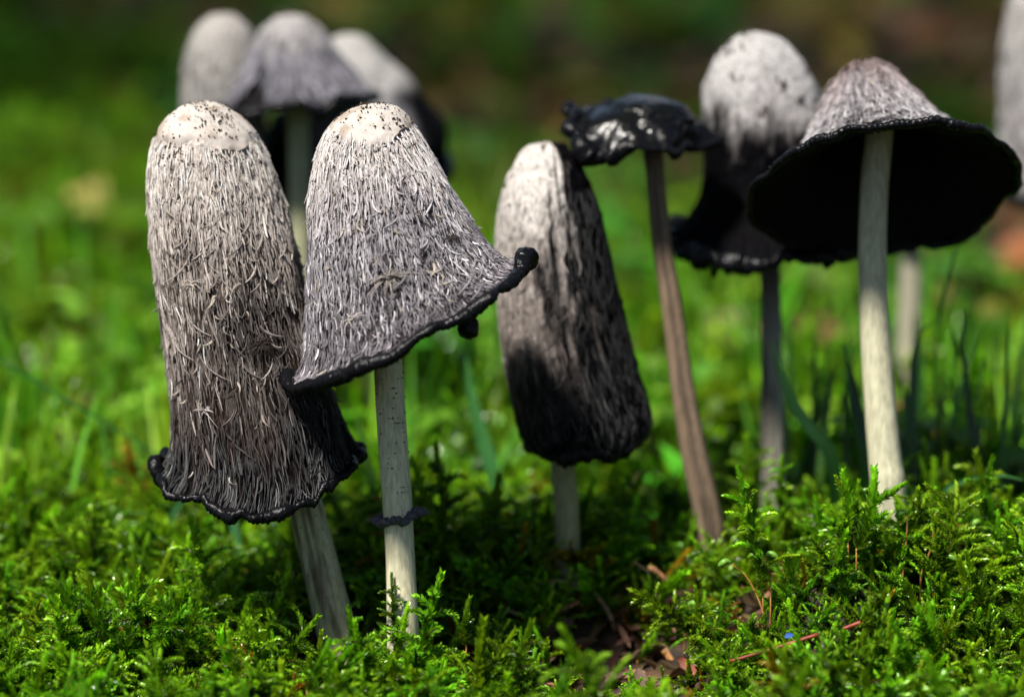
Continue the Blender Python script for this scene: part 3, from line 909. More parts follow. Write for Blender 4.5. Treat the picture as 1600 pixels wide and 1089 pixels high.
def crown(sh, cap, vc, seed, top=CREAM, dark=0.0, nu=240, nv=60, edge=0.05, raise_=0.00015):
    """smooth disc of skin left on top, its lower edge torn and slightly lifted"""
    u = np.linspace(0, 2 * math.pi, nu, endpoint=False)
    e = vc + edge * (fbm(np.cos(u) * 1.1 + seed, np.sin(u) * 1.1, seed, 2) * 1.6 + 0.20 * fbm(np.cos(u) * 7, np.sin(u) * 7, seed, 3))
    s = np.linspace(0.002, 1, nv)
    V = s[:, None] * e[None]; U = np.broadcast_to(u[None], V.shape)
    cu, su = np.cos(U), np.sin(U)
    p = cap.ev(U, V); n = cap.nrm(U, V)
    torn = np.exp(-(np.angle(np.exp(1j * (u - 0.75))) / 0.55) ** 2)[None]
    h = raise_ * torn * (0.4 + 1.0 * sstep(0.7, 1.0, s)[:, None]) - 0.0014 * (1 - torn) * sstep(0.78, 1.0, s)[:, None] + 0.0008 * fbm(p[..., 0] * 160, p[..., 1] * 160, p[..., 2] * 160 + seed, 3) + 0.0006
    p = p + n * h[..., None]
    lip = p[-1] - n[-1] * 0.0018                       # thickness at the torn edge
    pts = np.vstack([p.reshape(-1, 3), lip, p[0].mean(0)])
    F = grid_faces(nu, nv + 1)
    j = np.arange(nu); c0 = len(pts) - 1
    F = np.vstack([F, np.stack([(j + 1) % nu, j, np.full(nu, c0), np.full(nu, c0)], -1)])
    n2 = fbm(p[..., 0] * 260, p[..., 1] * 260, p[..., 2] * 260 + seed, 4); n3 = fbm(p[..., 0] * 70, p[..., 1] * 70, p[..., 2] * 70 + seed, 3)
    st = sstep(0.0, 0.45, n2 + 0.5 * n3) * 0.62 + 0.30 * torn * sstep(0.88, 1.0, s)[:, None]
    col = mixc(np.array(top) * (1 + 0.12 * n3[..., None]), (0.20, 0.14, 0.095), np.clip(st + dark, 0, 1))
    C = np.vstack([col.reshape(-1, 3), col[-1], col[0].mean(0)])
    sh.put("crown_skin", pts, F, M_CROWN, C)

def stem(sh, pts, d, col=(0.44, 0.41, 0.26), stain=0.4, seed=0, label=None, dark_top=0.0, foot=True, stainc=(0.07, 0.050, 0.028)):
    """pts: (px, py, width px) from cap to ground"""
    r = np.random.default_rng(seed)
    path = [np.append(P(x, y, d), w / FPX * d / 2) for x, y, w in pts]
    if foot:
        last = path[-1]; z = H(last[0], last[1]) - 0.012
        if last[2] > z + 0.004:
            dirr = (path[-1][:3] - path[-2][:3]); dirr /= np.linalg.norm(dirr)
            dirr = dirr * 0.5 + np.array([0, 0, -0.6]); dirr /= -dirr[2]
            q = last[:3] + dirr * (last[2] - z)
            path.append(np.append(q, last[3] * 1.08))
    c = catmull(np.array(path), 110)
    V, F = tube(c[:, :3], c[:, 3], 44)
    n = 110 * 44
    ang = np.tile(np.linspace(0, 2 * math.pi, 44, endpoint=False), 110); h = np.repeat(np.linspace(0, 1, 110), 44)
    ctr = np.repeat(c[:, :3], 44, 0)
    k = 1 + 0.035 * fbm(np.cos(ang) * 1.5 + seed, np.sin(ang) * 1.5, h * 7, 3) + 0.018 * noise3(np.cos(ang) * 9, np.sin(ang) * 9, h * 6 + seed)
    V[:n] = ctr + (V[:n] - ctr) * k[:, None]
    n1 = fbm(np.cos(ang) * 1.6 + seed, np.sin(ang) * 1.6, h * 3.0, 4); n2 = fbm(np.cos(ang) * 7 + seed, np.sin(ang) * 7, h * 9, 3)
    cc = np.asarray(col) * (1 + 0.2 * n2[:, None] + 0.15 * n1[:, None])
    m = np.clip(sstep(0.0, 0.40, n1 + 0.3 * n2 + (stain - 0.5) * 0.8) * min(1, stain * 1.6), 0, 1)
    cc = mixc(cc, stainc, m * 0.9)
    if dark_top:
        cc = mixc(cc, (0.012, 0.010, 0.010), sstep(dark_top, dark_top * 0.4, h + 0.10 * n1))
    cc = np.vstack([cc, cc[:1], cc[-1:]])
    o = sh.put("stem", V, F, M_STEM, cc)
    return c

def stem_specks(sh, c, n, seed, t0=0.0, t1=1.0, size=0.00018):
    r = np.random.default_rng(seed)
    k = (r.uniform(t0, t1, n) * (len(c) - 1)).astype(int)
    T = np.gradient(c[:, :3], axis=0)[k]; T /= np.linalg.norm(T, axis=1)[:, None]
    a = r.normal(0, 1, (n, 3)); a[:, 1] -= 0.8; a -= T * (a * T).sum(1)[:, None]; a /= np.linalg.norm(a, axis=1)[:, None]
    crumbs(sh, c[k, :3] + a * c[k, 3][:, None] * 1.01, a, size, seed + 1, "stem_specks")

def base_of(px, py, d):
    q = P(px, py, d)
    return np.array([q[0], q[1], float(H(q[0], q[1]))])

def cap_crumbs(sh, cap, n, seed, size=0.00028, vmax=0.9, bias=2.0, clusters=(), mat=None, name="soil_crumbs"):
    r = np.random.default_rng(seed)
    u = r.uniform(0, 6.283, n); v = 0.015 + vmax * r.random(n) ** bias
    for (px, py, k, sp) in clusters:
        cu, cv = cap.find(px, py)
        rr = max(float(cap._ip(cap.r[:, None], np.array([cv]))[0, 0]), 0.006)
        u = np.concatenate([u, cu + r.normal(0, sp / rr, k)]); v = np.concatenate([v, np.clip(cv + r.normal(0, sp / cap.len, k), 0.003, 0.98)])
    crumbs(sh, cap.ev(u, v) + cap.nrm(u, v) * (0.0006 * (v < 0.15) + 0.0002)[:, None], cap.nrm(u, v), size, seed, name, mat)

def blob(sh, center, rad, name="ink_drop", seed=0, mat=None, n=24, stretch=(1, 1, 1)):
    u = np.linspace(0, 2 * math.pi, n, endpoint=False); v = np.linspace(0.001, math.pi - 0.001, n // 2 + 3)
    U, V = np.meshgrid(u, v)
    d = np.stack([np.sin(V) * np.cos(U), np.sin(V) * np.sin(U), np.cos(V)], -1)
    k = 1 + 0.35 * fbm(d[..., 0] * 1.6 + seed, d[..., 1] * 1.6, d[..., 2] * 1.6, 3)
    p = np.asarray(center) + d * (rad * k)[..., None] * np.asarray(stretch)
    return sh.put(name, p.reshape(-1, 3), grid_faces(n, len(v)), mat or M_INK)

M_WET = mat_flesh('wet_ink_flesh', 0.3, 90, 0.3, 0.5, 0.0025, rough_ink=0.27, spec=0.26)
# ---- 1: tall cylindrical cap, front
D1 = 0.812
m1 = Shroom(base_of(545, 1040, D1), "tall cylindrical shaggy white mushroom with a brown stained front and frilly black rim")
def w1(u):
    return 0.0062 * np.exp(-((np.angle(np.exp(1j * (u - 1.5)))) / 0.6) ** 2) - 0.002 * np.exp(-((np.angle(np.exp(1j * (u - 0.6)))) / 0.25) ** 2)
c1 = Cap(D1, (318, 163), [(283, 172, 353, 171), (257, 194, 384, 194), (241, 225, 403, 222), (235, 265, 418, 258), (234, 310, 434, 300), (238, 380, 452, 362),
        (246, 450, 468, 425), (256, 520, 482, 495), (265, 590, 503, 565), (270, 650, 526, 632), (272, 692, 542, 680), (267, 712, 552, 700), (259, 724, 559, 710)],
        tau=7, rim_wave=0.0030, wave_n=9, lump=0.10, seed=1, wavefn=w1)
sp1 = [(*c1.find(385, 500), 0.017, 0.85), (*c1.find(410, 535), 0.012, 0.7), (*c1.find(500, 650), 0.026, 0.9), (*c1.find(450, 600), 0.014, .5)]
def col1(U, V, p, r=None):
    c, ink = cap_color(c1, U, V, p, 0.82, 1.02, top=(0.36, 0.32, 0.29), mid=(0.095, 0.075, 0.064), low=(0.020, 0.013, 0.011), spots=sp1, seed=1)
    return c, ink
def scol1(U, V, p, r):
    c, ink = cap_color(c1, U, V, p, 0.80, 1.15, top=(0.40, 0.36, 0.33), mid=(0.26, 0.225, 0.205), low=(0.034, 0.027, 0.025), spots=[(a, b, rr, s * .75) for a, b, rr, s in sp1], seed=1)
    return np.maximum(c, 0.03)
build_cap(m1, c1, 600, 330, col1, skin=scol1)
crown(m1, c1, 0.18, 3)
strands(m1, c1, 7000, scol1, seed=11, v0=0.15, length=0.0042, lift=0.0004, bright=1.1)
strands(m1, c1, 280, scol1, seed=12, v0=0.3, length=0.0075, width=0.0006, lift=0.0013, curl_p=0.8, name="loose_fibres", bright=1.05)
scales(m1, c1, 70, 13)
tuft(m1, c1, 405, 540, 120, 0.0045, (0.03, 0.022, 0.018), 16)
tuft(m1, c1, 300, 445, 22, 0.004, (0.40, 0.35, 0.30), 17)
tuft(m1, c1, 320, 640, 22, 0.004, (0.34, 0.30, 0.28), 18)
build_rim(m1, c1, 0.00125, seed=1, rvar=0.9, drop=0.9, knob=130, lumps=[(math.pi * 0.96, 0.09, 0.0007, 0.0030, -0.001), (1.25, 0.10, 0.0009, 0.0006, 0.0005), (1.75, 0.08, 0.0006, 0.0005, 0.0006), (0.35, 0.15, 0.0006, 0.001, 0)])
cap_crumbs(m1, c1, 650, 14, 0.00022, 0.7, 1.0, [(325, 180, 40, 0.0025), (345, 188, 40, 0.002), (272, 238, 45, 0.0022), (275, 165, 50, 0.003), (360, 242, 40, 0.003), (385, 505, 60, .006)])
M_TAN = mat_plain('tan_dirt', (0.075, 0.050, 0.026), 0.9, 0.6, 1200)
cap_crumbs(m1, c1, 160, 19, 0.00024, 0.6, 1.0, [(272, 240, 60, 0.0022), (300, 300, 40, .006), (260, 330, 60, .006), (285, 420, 60, .008), (350, 205, 40, .004)], M_TAN, 'tan_dirt')
s1 = stem(m1, [(420, 560, 46), (452, 700, 48), (477, 790, 54), (502, 890, 58), (524, 980, 62), (542, 1045, 64)], D1 + 0.004, stain=0.62, seed=4)
stem_specks(m1, s1, 60, 15, 0.4)

# ---- 2: bell cap with slanted black rim, front
D2 = 0.795
m2 = Shroom(base_of(632, 1000, D2), "bell shaped shaggy grey mushroom with slanted black rim and dark ring on stem")
c2 = Cap(D2, (585, 166), [(538, 181, 627, 178), (512, 205, 650, 203), (498, 240, 668, 231), (490, 285, 691, 269), (484, 340, 714, 312), (481, 400, 737, 348),
        (480, 470, 760, 380), (479, 535, 780, 402), (472, 578, 797, 412), (455, 602, 815, 416)],
        tau=-3, tau0=3, rim_wave=0.0016, wave_n=8, lump=0.09, seed=2)
sp2 = [(*c2.find(608, 432), 0.006, 0.8), (*c2.find(705, 370), 0.004, 0.6), (*c2.find(640, 330), 0.004, .5)]
def col2(U, V, p, r=None):
    return cap_color(c2, U, V, p, 0.90, 1.02, top=(0.34, 0.31, 0.295), mid=(0.070, 0.062, 0.066), low=(0.018, 0.015, 0.016), spots=sp2, seed=2)
def scol2(U, V, p, r):
    c, ink = cap_color(c2, U, V, p, 0.90, 1.12, top=(0.40, 0.365, 0.35), mid=(0.235, 0.22, 0.235), low=(0.085, 0.077, 0.085), spots=[(a, b, rr, s * .6) for a, b, rr, s in sp2], seed=2)
    return np.maximum(c, 0.03)
build_cap(m2, c2, 600, 330, col2, skin=scol2)
crown(m2, c2, 0.18, 5)
strands(m2, c2, 7500, scol2, seed=21, v0=0.15, length=0.0042, lift=0.0004, bright=1.1)
strands(m2, c2, 280, scol2, seed=22, v0=0.25, length=0.0075, width=0.0006, lift=0.0013, curl_p=0.8, name="loose_fibres", bright=1.05)
scales(m2, c2, 70, 23)
tuft(m2, c2, 606, 434, 60, 0.006, (0.24, 0.21, 0.19), 26)
tuft(m2, c2, 608, 436, 40, 0.003, (0.02, 0.016, 0.014), 126)
tuft(m2, c2, 703, 372, 40, 0.003, (0.04, 0.03, 0.025), 27)
tuft(m2, c2, 550, 500, 20, 0.004, (0.30, 0.27, 0.25), 28)
build_rim(m2, c2, 0.0016, seed=2, knob=150, rvar=0.6, drop=0.8, lumps=[(0.12, 0.20, 0.0001, 0.0036, -0.0018), (math.pi * 0.99, 0.16, 0.0002, 0.002, -0.001), (0.85, 0.07, 0.0004, 0.0006, 0.003)])
q = c2.ev(np.array([0.95]), np.array([1.0]))[0]
blob(m2, P(732, 512, D2 - 0.026), 0.0030, seed=3, stretch=(1, 1, 1.1))
cap_crumbs(m2, c2, 650, 24, 0.00022, 0.7, 1.0, [(615, 200, 45, 0.003), (630, 215, 35, 0.003), (520, 222, 20, 0.002), (640, 330, 40, 0.003), (703, 370, 40, .0028), (608, 436, 40, .004), (645, 312, 30, .003), (560, 180, 20, .003)])
cap_crumbs(m2, c2, 160, 29, 0.00024, 0.6, 1.0, [(575, 235, 60, 0.004), (640, 318, 60, .004), (520, 300, 50, .006), (500, 420, 50, .007), (650, 230, 30, .003)], M_TAN, 'tan_dirt')
s2 = stem(m2, [(590, 330, 40), (600, 450, 42), (606, 560, 45), (612, 660, 46), (621, 790, 46), (626, 880, 45), (630, 1000, 50)], D2 + 0.004, col=(0.54, 0.50, 0.34), stain=0.18, seed=5)
stem_specks(m2, s2, 160, 25, 0.25, 0.55)
def ring2():
    n = 160; u = np.linspace(0, 2 * math.pi, n, endpoint=False); m = 12; a = np.linspace(0, 2 * math.pi, m, endpoint=False)
    c = P(622, 808, D2 + 0.004); R = 25 / FPX * D2
    rr = R + 0.0006 + 0.0022 * np.clip(fbm(np.cos(u) * 1.7 + 4, np.sin(u) * 1.7, 3.3, 3), -0.2, 1) + 0.0026 * np.exp(-(np.angle(np.exp(1j * (u - 0.1))) / .22) ** 2) + 0.0024 * np.exp(-(np.angle(np.exp(1j * (u - 3.2))) / .22) ** 2)
    th = 0.0012 * (1 + 0.5 * fbm(np.cos(u) * 6, np.sin(u) * 6, 1.2, 3))
    cen = np.stack([np.cos(u) * (R + rr) / 2, -np.sin(u) * (R + rr) / 2, 0.0012 * np.cos(u) + 0.0008 * noise3(np.cos(u) * 3, np.sin(u) * 3, 8)], -1) + c
    o = np.stack([np.cos(u), -np.sin(u), np.zeros(n)], -1); half = (rr - R) / 2 + 0.0012
    V = cen[:, None] + np.cos(a)[None, :, None] * o[:, None] * half[:, None, None] + np.sin(a)[None, :, None] * np.array([0, 0, 1.0]) * th[:, None, None]
    V += 0.0003 * fbm(V[..., 0] * 1500, V[..., 1] * 1500, V[..., 2] * 1500, 2)[..., None]
    i = np.arange(n)[:, None] * m; inn = ((np.arange(n) + 1) % n)[:, None] * m; j = np.arange(m)[None]; jn = (j + 1) % m
    F = np.stack([i + j, i + jn, inn + jn, inn + j], -1).reshape(-1, 4)
    m2.put("ring", V.reshape(-1, 3), F, mat_plain("dried_ring", (0.05, 0.048, 0.06), 0.6, 0.7, 1500, bump=0.6), label="torn dark grey ring clinging to the stem")
ring2()

# ---- 3: half inky cylinder between the groups
D3 = 0.850
m3 = Shroom(base_of(885, 830, D3), "smooth grey cylinder shaped mushroom turning inky black down one side and at its base")
c3 = Cap(D3, (856, 222), [(823, 231, 889, 230), (802, 256, 909, 256), (789, 293, 924, 292), (781, 340, 938, 338), (779, 400, 951, 396), (781, 470, 964, 463),
        (787, 540, 980, 530), (797, 600, 997, 588), (806, 640, 1010, 624), (812, 668, 1016, 652), (818, 682, 1012, 668), (830, 690, 1000, 678)],
        tau=6, rim_wave=0.0012, wave_n=7, lump=0.08, seed=3)
def side3(U, V, n1, n2):
    return np.maximum(sstep(0.10, 0.60, np.cos(U) * 0.9 + 0.8 * n2 + 0.6 * n1 + V * 0.5 + 0.06), sstep(0.42, 0.85, V + 0.3 * n2 + 0.25 * np.cos(U - .5)) * 0.9)
def col3(U, V, p, r=None):
    return cap_color(c3, U, V, p, 0.72, 0.90, top=(0.40, 0.37, 0.345), mid=(0.23, 0.20, 0.185), low=(0.12, 0.095, 0.085), sideink=side3, blotch=0.5, seed=3)
def scol3(U, V, p, r):
    c, ink = cap_color(c3, U, V, p, 0.70, 0.95, top=(0.40, 0.37, 0.345), mid=(0.24, 0.21, 0.195), low=(0.13, 0.105, 0.095), sideink=side3, blotch=0.5, seed=3)
    return np.maximum(c, 0.02)
build_cap(m3, c3, 260, 220, col3, rough_amp=0.0009)
strands(m3, c3, 3500, scol3, seed=31, v0=0.2, lift=0.0003, curl_p=0.1)
build_rim(m3, c3, 0.0016, seed=3, knob=80, drop=0.0)
cap_crumbs(m3, c3, 60, 34, 0.00030, 0.6, 1.3, [(861, 268, 16, 0.0006), (850, 230, 12, 0.001), (790, 290, 14, .001)])
stem(m3, [(868, 560, 34), (876, 690, 36), (884, 780, 38), (886, 840, 40)], D3 + 0.002, col=(0.28, 0.27, 0.14), stain=0.2, seed=6)

# ---- 4: dissolved flat cap on a thin brown stem
D4 = 0.862
m4 = Shroom(base_of(1112, 850, D4), "thin brown stemmed mushroom whose flat cap has melted into glossy black ink")
def w4(u):
    return 0.006 * np.exp(-((np.angle(np.exp(1j * (u - 2.2)))) / 0.45) ** 2) + 0.002 * np.exp(-((np.angle(np.exp(1j * (u - 0.2)))) / 0.4) ** 2) - 0.003 * np.exp(-((np.angle(np.exp(1j * (u - 3.1)))) / 0.3) ** 2)
c4 = Cap(D4, (1008, 150), [(978, 154, 1038, 154), (950, 162, 1062, 162), (925, 171, 1080, 176), (904, 178, 1092, 194), (889, 180, 1099, 216)],
         tau=4, rim_wave=0.0042, wave_n=6, lump=0.34, seed=4, wavefn=w4)
def col4(U, V, p, r=None):
    n = fbm(np.cos(U) * 3, np.sin(U) * 3, V * 4, 3)
    return mixc((0.030, 0.029, 0.034), BLACK, sstep(0.10, 0.45, V + 0.4 * n)), None
build_cap(m4, c4, 200, 120, col4, rough_amp=0.0, ridge=0.0, mat=M_WET)
build_rim(m4, c4, 0.0015, seed=4, knob=14, rvar=0.8, lumps=[(2.25, 0.22, 0.0016, 0.0, 0.001), (1.75, 0.12, 0.0010, 0.0, 0.0015)])
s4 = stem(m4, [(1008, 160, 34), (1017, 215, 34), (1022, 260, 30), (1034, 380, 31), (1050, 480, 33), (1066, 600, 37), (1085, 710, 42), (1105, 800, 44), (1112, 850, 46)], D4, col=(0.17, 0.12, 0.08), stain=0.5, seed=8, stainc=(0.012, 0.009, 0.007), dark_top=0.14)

# ---- 5: egg shaped cap, flared below
D5 = 0.892
m5 = Shroom(base_of(1206, 740, D5), "egg shaped pale mushroom cap flaring into a wet black inky skirt")
c5 = Cap(D5, (1184, 51), [(1143, 62, 1226, 65), (1116, 92, 1256, 98), (1100, 138, 1280, 148), (1096, 190, 1292, 195), (1098, 240, 1292, 245), (1097, 282, 1290, 290),
        (1084, 322, 1300, 325), (1064, 352, 1326, 350), (1046, 370, 1345, 366)], tau=3, rim_wave=0.0030, wave_n=8, lump=0.08, seed=5)
def side5(U, V, n1, n2):
    return sstep(0.36, 0.60, V + 0.17 * n1 + 0.16 * n2 + 0.05 * -np.cos(U))
def col5(U, V, p, r=None):
    return cap_color(c5, U, V, p, 0.58, 0.72, top=(0.30, 0.29, 0.285), mid=(0.23, 0.215, 0.215), low=(0.10, 0.085, 0.086), sideink=side5, blotch=0.25, seed=5)
build_cap(m5, c5, 240, 200, col5, rough_amp=0.0004)
build_rim(m5, c5, 0.0022, seed=5, knob=60, rvar=0.7, lumps=[(2.95, 0.2, 0.0010, 0.001, 0), (2.3, 0.1, 0.001, 0, 0.001)])
blob(m5, P(1117, 412, D5 - 0.02), 0.0020, seed=5, stretch=(.8, .8, 2.2))
cap_crumbs(m5, c5, 30, 54, 0.0004, 0.4, 1.2, [(1160, 68, 25, 0.003), (1222, 132, 20, 0.001), (1145, 120, 12, .001), (1190, 170, 14, .001), (1250, 160, 12, .001), (1130, 80, 20, .002)])
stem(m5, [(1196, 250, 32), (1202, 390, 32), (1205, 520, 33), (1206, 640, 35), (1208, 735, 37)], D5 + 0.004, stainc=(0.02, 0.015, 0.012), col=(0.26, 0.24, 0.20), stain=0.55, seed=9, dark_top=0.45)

# ---- 6: open bell tipped back, underside towards the camera
D6 = 0.835
m6 = Shroom(base_of(1384, 765, D6), "wide open bell mushroom tipped back to show its black underside on a pale stem")
def rings6():
    ti = math.radians(38)
    e1d = np.array([1.0, 0.10, 0.02]); e1d /= np.linalg.norm(e1d)
    e2d = np.array([0.10, -math.cos(ti), math.sin(ti)]); e2d -= e1d * (e2d @ e1d); e2d /= np.linalg.norm(e2d)
    n = np.cross(e1d, -e2d)
    if n[2] < 0: n = -n
    k = D6 / FPX
    C0 = P(1382, 297, D6)
    prof = [(0.2, 226), (16, 224), (36, 214), (55, 191), (72, 162), (90, 128), (107, 98), (126, 68), (148, 42), (174, 20), (196, 7), (210, 0)]
    return [(C0 + n * h * k + e1d * (-6 * h / 236) * k, e1d * r * k, e2d * r * k) for r, h in prof]
c6 = Cap(D6, None, None, rings=rings6(), rim_wave=0.0022, wave_n=7, lump=0.09, seed=6)
def col6(U, V, p, r=None):
    return cap_color(c6, U, V, p, 0.70, 0.90, top=(0.11, 0.085, 0.083), mid=(0.10, 0.09, 0.095), low=(0.025, 0.022, 0.025), seed=6, blotch=0.3)
def scol6(U, V, p, r):
    c, ink = cap_color(c6, U, V, p, 0.80, 0.98, top=(0.19, 0.155, 0.155), mid=(0.25, 0.235, 0.247), low=(0.18, 0.168, 0.178), seed=6, blotch=0.35)
    return np.maximum(c, 0.03)
build_cap(m6, c6, 300, 220, col6, rough_amp=0.0018, ridge=0.0004)
strands(m6, c6, 6500, scol6, seed=61, v0=0.2, lift=0.0010)
scales(m6, c6, 24, 63, 0.15, 0.8)
build_rim(m6, c6, 0.0011, n=700, seed=6, knob=150, rvar=0.4, drop=0.3)
cap_crumbs(m6, c6, 60, 64, 0.0004, 0.5, 1.2, [(1400, 110, 40, .004), (1340, 105, 25, .003), (1450, 150, 30, .004)])
s6 = stem(m6, [(1380, 150, 40), (1372, 230, 44), (1366, 300, 44), (1363, 400, 44), (1366, 500, 46), (1374, 620, 49), (1383, 720, 52), (1388, 775, 56)], D6 + 0.001, col=(0.44, 0.42, 0.29), stain=0.12, seed=10)

# ---- 7-9: blurred trio behind
D7 = 0.985
m7 = Shroom(base_of(350, 520, D7), "pale cylinder shaped mushroom at the back beside the torn bell cap")
c7 = Cap(D7, (346, 22), [(318, 31, 377, 31), (302, 54, 396, 54), (292, 92, 404, 96), (287, 150, 408, 152), (284, 230, 412, 230), (286, 320, 410, 320), (290, 385, 408, 385)], tau=5, rim_wave=0.002, lump=0.08, seed=7)
build_cap(m7, c7, 140, 110, lambda U, V, p, r=None: cap_color(c7, U, V, p, 0.75, 0.98, top=(0.25, 0.235, 0.22), mid=(0.16, 0.16, 0.158), low=(0.20, 0.185, 0.18), seed=7, blotch=0.35))
build_rim(m7, c7, 0.0016, n=160, seed=7)
strands(m7, c7, 1600, lambda U, V, p, r: np.maximum(cap_color(c7, U, V, p, 0.85, 1.0, top=(0.25, 0.235, 0.22), mid=(0.18, 0.175, 0.17), low=(0.12, 0.115, 0.11), seed=7, blotch=0.3)[0], 0.01), seed=707, v0=0.2, length=0.006, width=0.0006, lift=0.0008)
cap_crumbs(m7, c7, 40, 727, 0.0005, 0.5, 1.5)
stem(m7, [(348, 300, 36), (350, 420, 38), (352, 520, 42)], D7, seed=11)
D8 = 0.965
m8 = Shroom(base_of(472, 520, D8), "greyish bell mushroom at the back with a torn slit in its flared cap")
c8 = Cap(D8, (455, 22), [(427, 30, 484, 30), (407, 52, 505, 50), (392, 82, 521, 77), (376, 116, 543, 106), (359, 147, 567, 134), (345, 169, 586, 149)], tau=-2, rim_wave=0.003, wave_n=7, lump=0.08, seed=8)
us, vs_ = c8.find(405, 128)
def cut8(U, V):
    w = 0.10 + 0.30 * sstep(vs_ - 0.2, 1.0, V)
    return (np.abs(U - us - 0.25 * (V - vs_)) < w * 0.8) & (V > vs_ - 0.16 + 0.05 * np.sin(U * 9))
build_cap(m8, c8, 200, 150, lambda U, V, p, r=None: cap_color(c8, U, V, p, 0.92, 1.05, top=(0.25, 0.235, 0.23), mid=(0.095, 0.092, 0.112), low=(0.06, 0.056, 0.068), seed=8, blotch=0.35), cut=cut8)
build_rim(m8, c8, 0.0014, n=200, seed=8)
strands(m8, c8, 1600, lambda U, V, p, r: np.maximum(cap_color(c8, U, V, p, 0.85, 1.0, top=(0.25, 0.235, 0.23), mid=(0.13, 0.125, 0.145), low=(0.08, 0.076, 0.09), seed=8, blotch=0.3)[0], 0.01), seed=708, v0=0.2, dens=lambda u, v: 1.0 - cut8(u, np.clip(v + 0.07, 0, 1)) - cut8(u, v), length=0.006, width=0.0006, lift=0.0008)
cap_crumbs(m8, c8, 40, 728, 0.0005, 0.5, 1.5)
blob(m8, P(402, 183, D8 - 0.024), 0.0024, seed=8, stretch=(.9, .9, 1.5))
stem(m8, [(462, 120, 34), (468, 250, 34), (471, 400, 36), (473, 520, 40)], D8 - 0.002, col=(0.26, 0.26, 0.16), stain=0.15, seed=12)
D9 = 1.005
m9 = Shroom(base_of(590, 520, D9), "pale mushroom at the back leaning over with a broad blackened skirt")
c9 = Cap(D9, (548, 54), [(518, 64, 582, 68), (503, 92, 615, 98), (485, 132, 645, 128), (430, 178, 666, 156), (404, 232, 688, 182), (390, 310, 702, 212), (386, 392, 698, 248)], tau=4, rim_wave=0.003, lump=0.08, seed=9)
def side9(U, V, n1, n2):
    return np.maximum(sstep(0.55, 0.85, np.cos(U) + 0.3 * n1) * sstep(.22, .38, V), sstep(0.52, 0.66, V - 0.22 * np.cos(U) + 0.1 * n1))
build_cap(m9, c9, 180, 140, lambda U, V, p, r=None: cap_color(c9, U, V, p, 0.86, 0.98, top=(0.26, 0.25, 0.24), mid=(0.11, 0.107, 0.122), low=(0.10, 0.095, 0.105), sideink=side9, seed=9, blotch=0.35))
build_rim(m9, c9, 0.0022, n=200, seed=9)
stem(m9, [(560, 200, 36), (580, 380, 38), (590, 520, 42)], D9, seed=13)
# ---- 10, 11: at the picture's edge and behind the open bell
D10 = 1.0
m10 = Shroom(base_of(1640, 520, D10), "whitish cylinder shaped mushroom behind the tipped bell, farthest out of the row")
c10 = Cap(D10, (1640, -48), [(1606, -38, 1676, -38), (1584, -8, 1698, -8), (1572, 50, 1708, 50), (1566, 120, 1712, 120), (1563, 200, 1714, 200), (1564, 270, 1712, 270), (1568, 300, 1708, 300)], tau=5, rim_wave=0.002, lump=0.08, seed=10)
build_cap(m10, c10, 140, 110, lambda U, V, p, r=None: cap_color(c10, U, V, p, 0.92, 1.05, top=(0.29, 0.275, 0.265), mid=(0.20, 0.19, 0.19), low=(0.22, 0.2, 0.2), seed=10))
build_rim(m10, c10, 0.0016, n=160, seed=10)
strands(m10, c10, 1600, lambda U, V, p, r: np.maximum(cap_color(c10, U, V, p, 0.85, 1.0, top=(0.27, 0.255, 0.245), mid=(0.2, 0.19, 0.19), low=(0.16, 0.15, 0.15), seed=10, blotch=0.3)[0], 0.01), seed=710, v0=0.2, length=0.006, width=0.0006, lift=0.0008)
cap_crumbs(m10, c10, 40, 730, 0.0005, 0.5, 1.5)
stem(m10, [(1640, 200, 36), (1640, 360, 38), (1640, 520, 42)], D10, seed=14)
D11 = 1.03
m11 = Shroom(base_of(1418, 590, D11), "small pale stemmed mushroom standing close behind the tipped bell")
c11 = Cap(D11, (1425, 215), [(1404, 222, 1446, 222), (1388, 240, 1462, 240), (1378, 280, 1472, 280), (1374, 330, 1476, 330), (1376, 355, 1474, 355)], tau=5, rim_wave=0.002, lump=0.08, seed=11)
build_cap(m11, c11, 120, 90, lambda U, V, p, r=None: cap_color(c11, U, V, p, 0.6, 0.9, seed=11))
stem(m11, [(1424, 300, 34), (1424, 420, 34), (1420, 520, 36), (1418, 600, 40)], D11, col=(0.25, 0.23, 0.17), seed=15)
#DETAILS
# ------------------------------------------------------------------ moss shoots that stand out, as things
def frond_thing(px, py_top, px_base, py_base, d, kind, seed, label, group=None, tint=1.0, fat=1.0, name="moss_frond", mat=None, off=0.004, br=1.0):
    g = ground_hit(px_base, py_base, off); d = float((g - CAMP) @ FWD)
    a, b = P(px, py_top, d), P(px_base, py_base, d)
    hgt = np.linalg.norm(a - b)
    plan = moss_plan(kind, seed, 1.0)
    main = plan[0][0]; L = np.linalg.norm(main[-1] - main[0]); k = hgt / L
    # turn the plan so its main shoot runs from base to tip
    v0 = Vector(main[-1] - main[0]).normalized(); v1 = Vector(a - b).normalized()
    R = np.array(v0.rotation_difference(v1).to_matrix())
    root = empty(name, b)
    tag(root, label, "moss", group)
    r = np.random.default_rng(seed)
    for i, (path, ft) in enumerate(plan):
        q = path * k
        if i: q = q[0] + (q - q[0]) * br
        q = q @ R.T
        bu = Buf(); add_shoot(bu, q, ft * fat * min(1.25, k ** 0.5), r, i == 0, np.asarray(tint))
        o = link("stem" if i == 0 else "branch", bu.mesh("stem" if i == 0 else "branch", mat or M_MOSS), root)
    # root thread down to the soil
    z = float(H(b[0], b[1]))
    if b[2] > z:
        v, f = tube(np.linspace((0, 0, 0.001), (0.0005, 0.001, z - b[2] - 0.002), 4), 0.00022, 6)
        link("rootlet", mesh_any("rootlet", v, f, M_SETA), root)
    return root

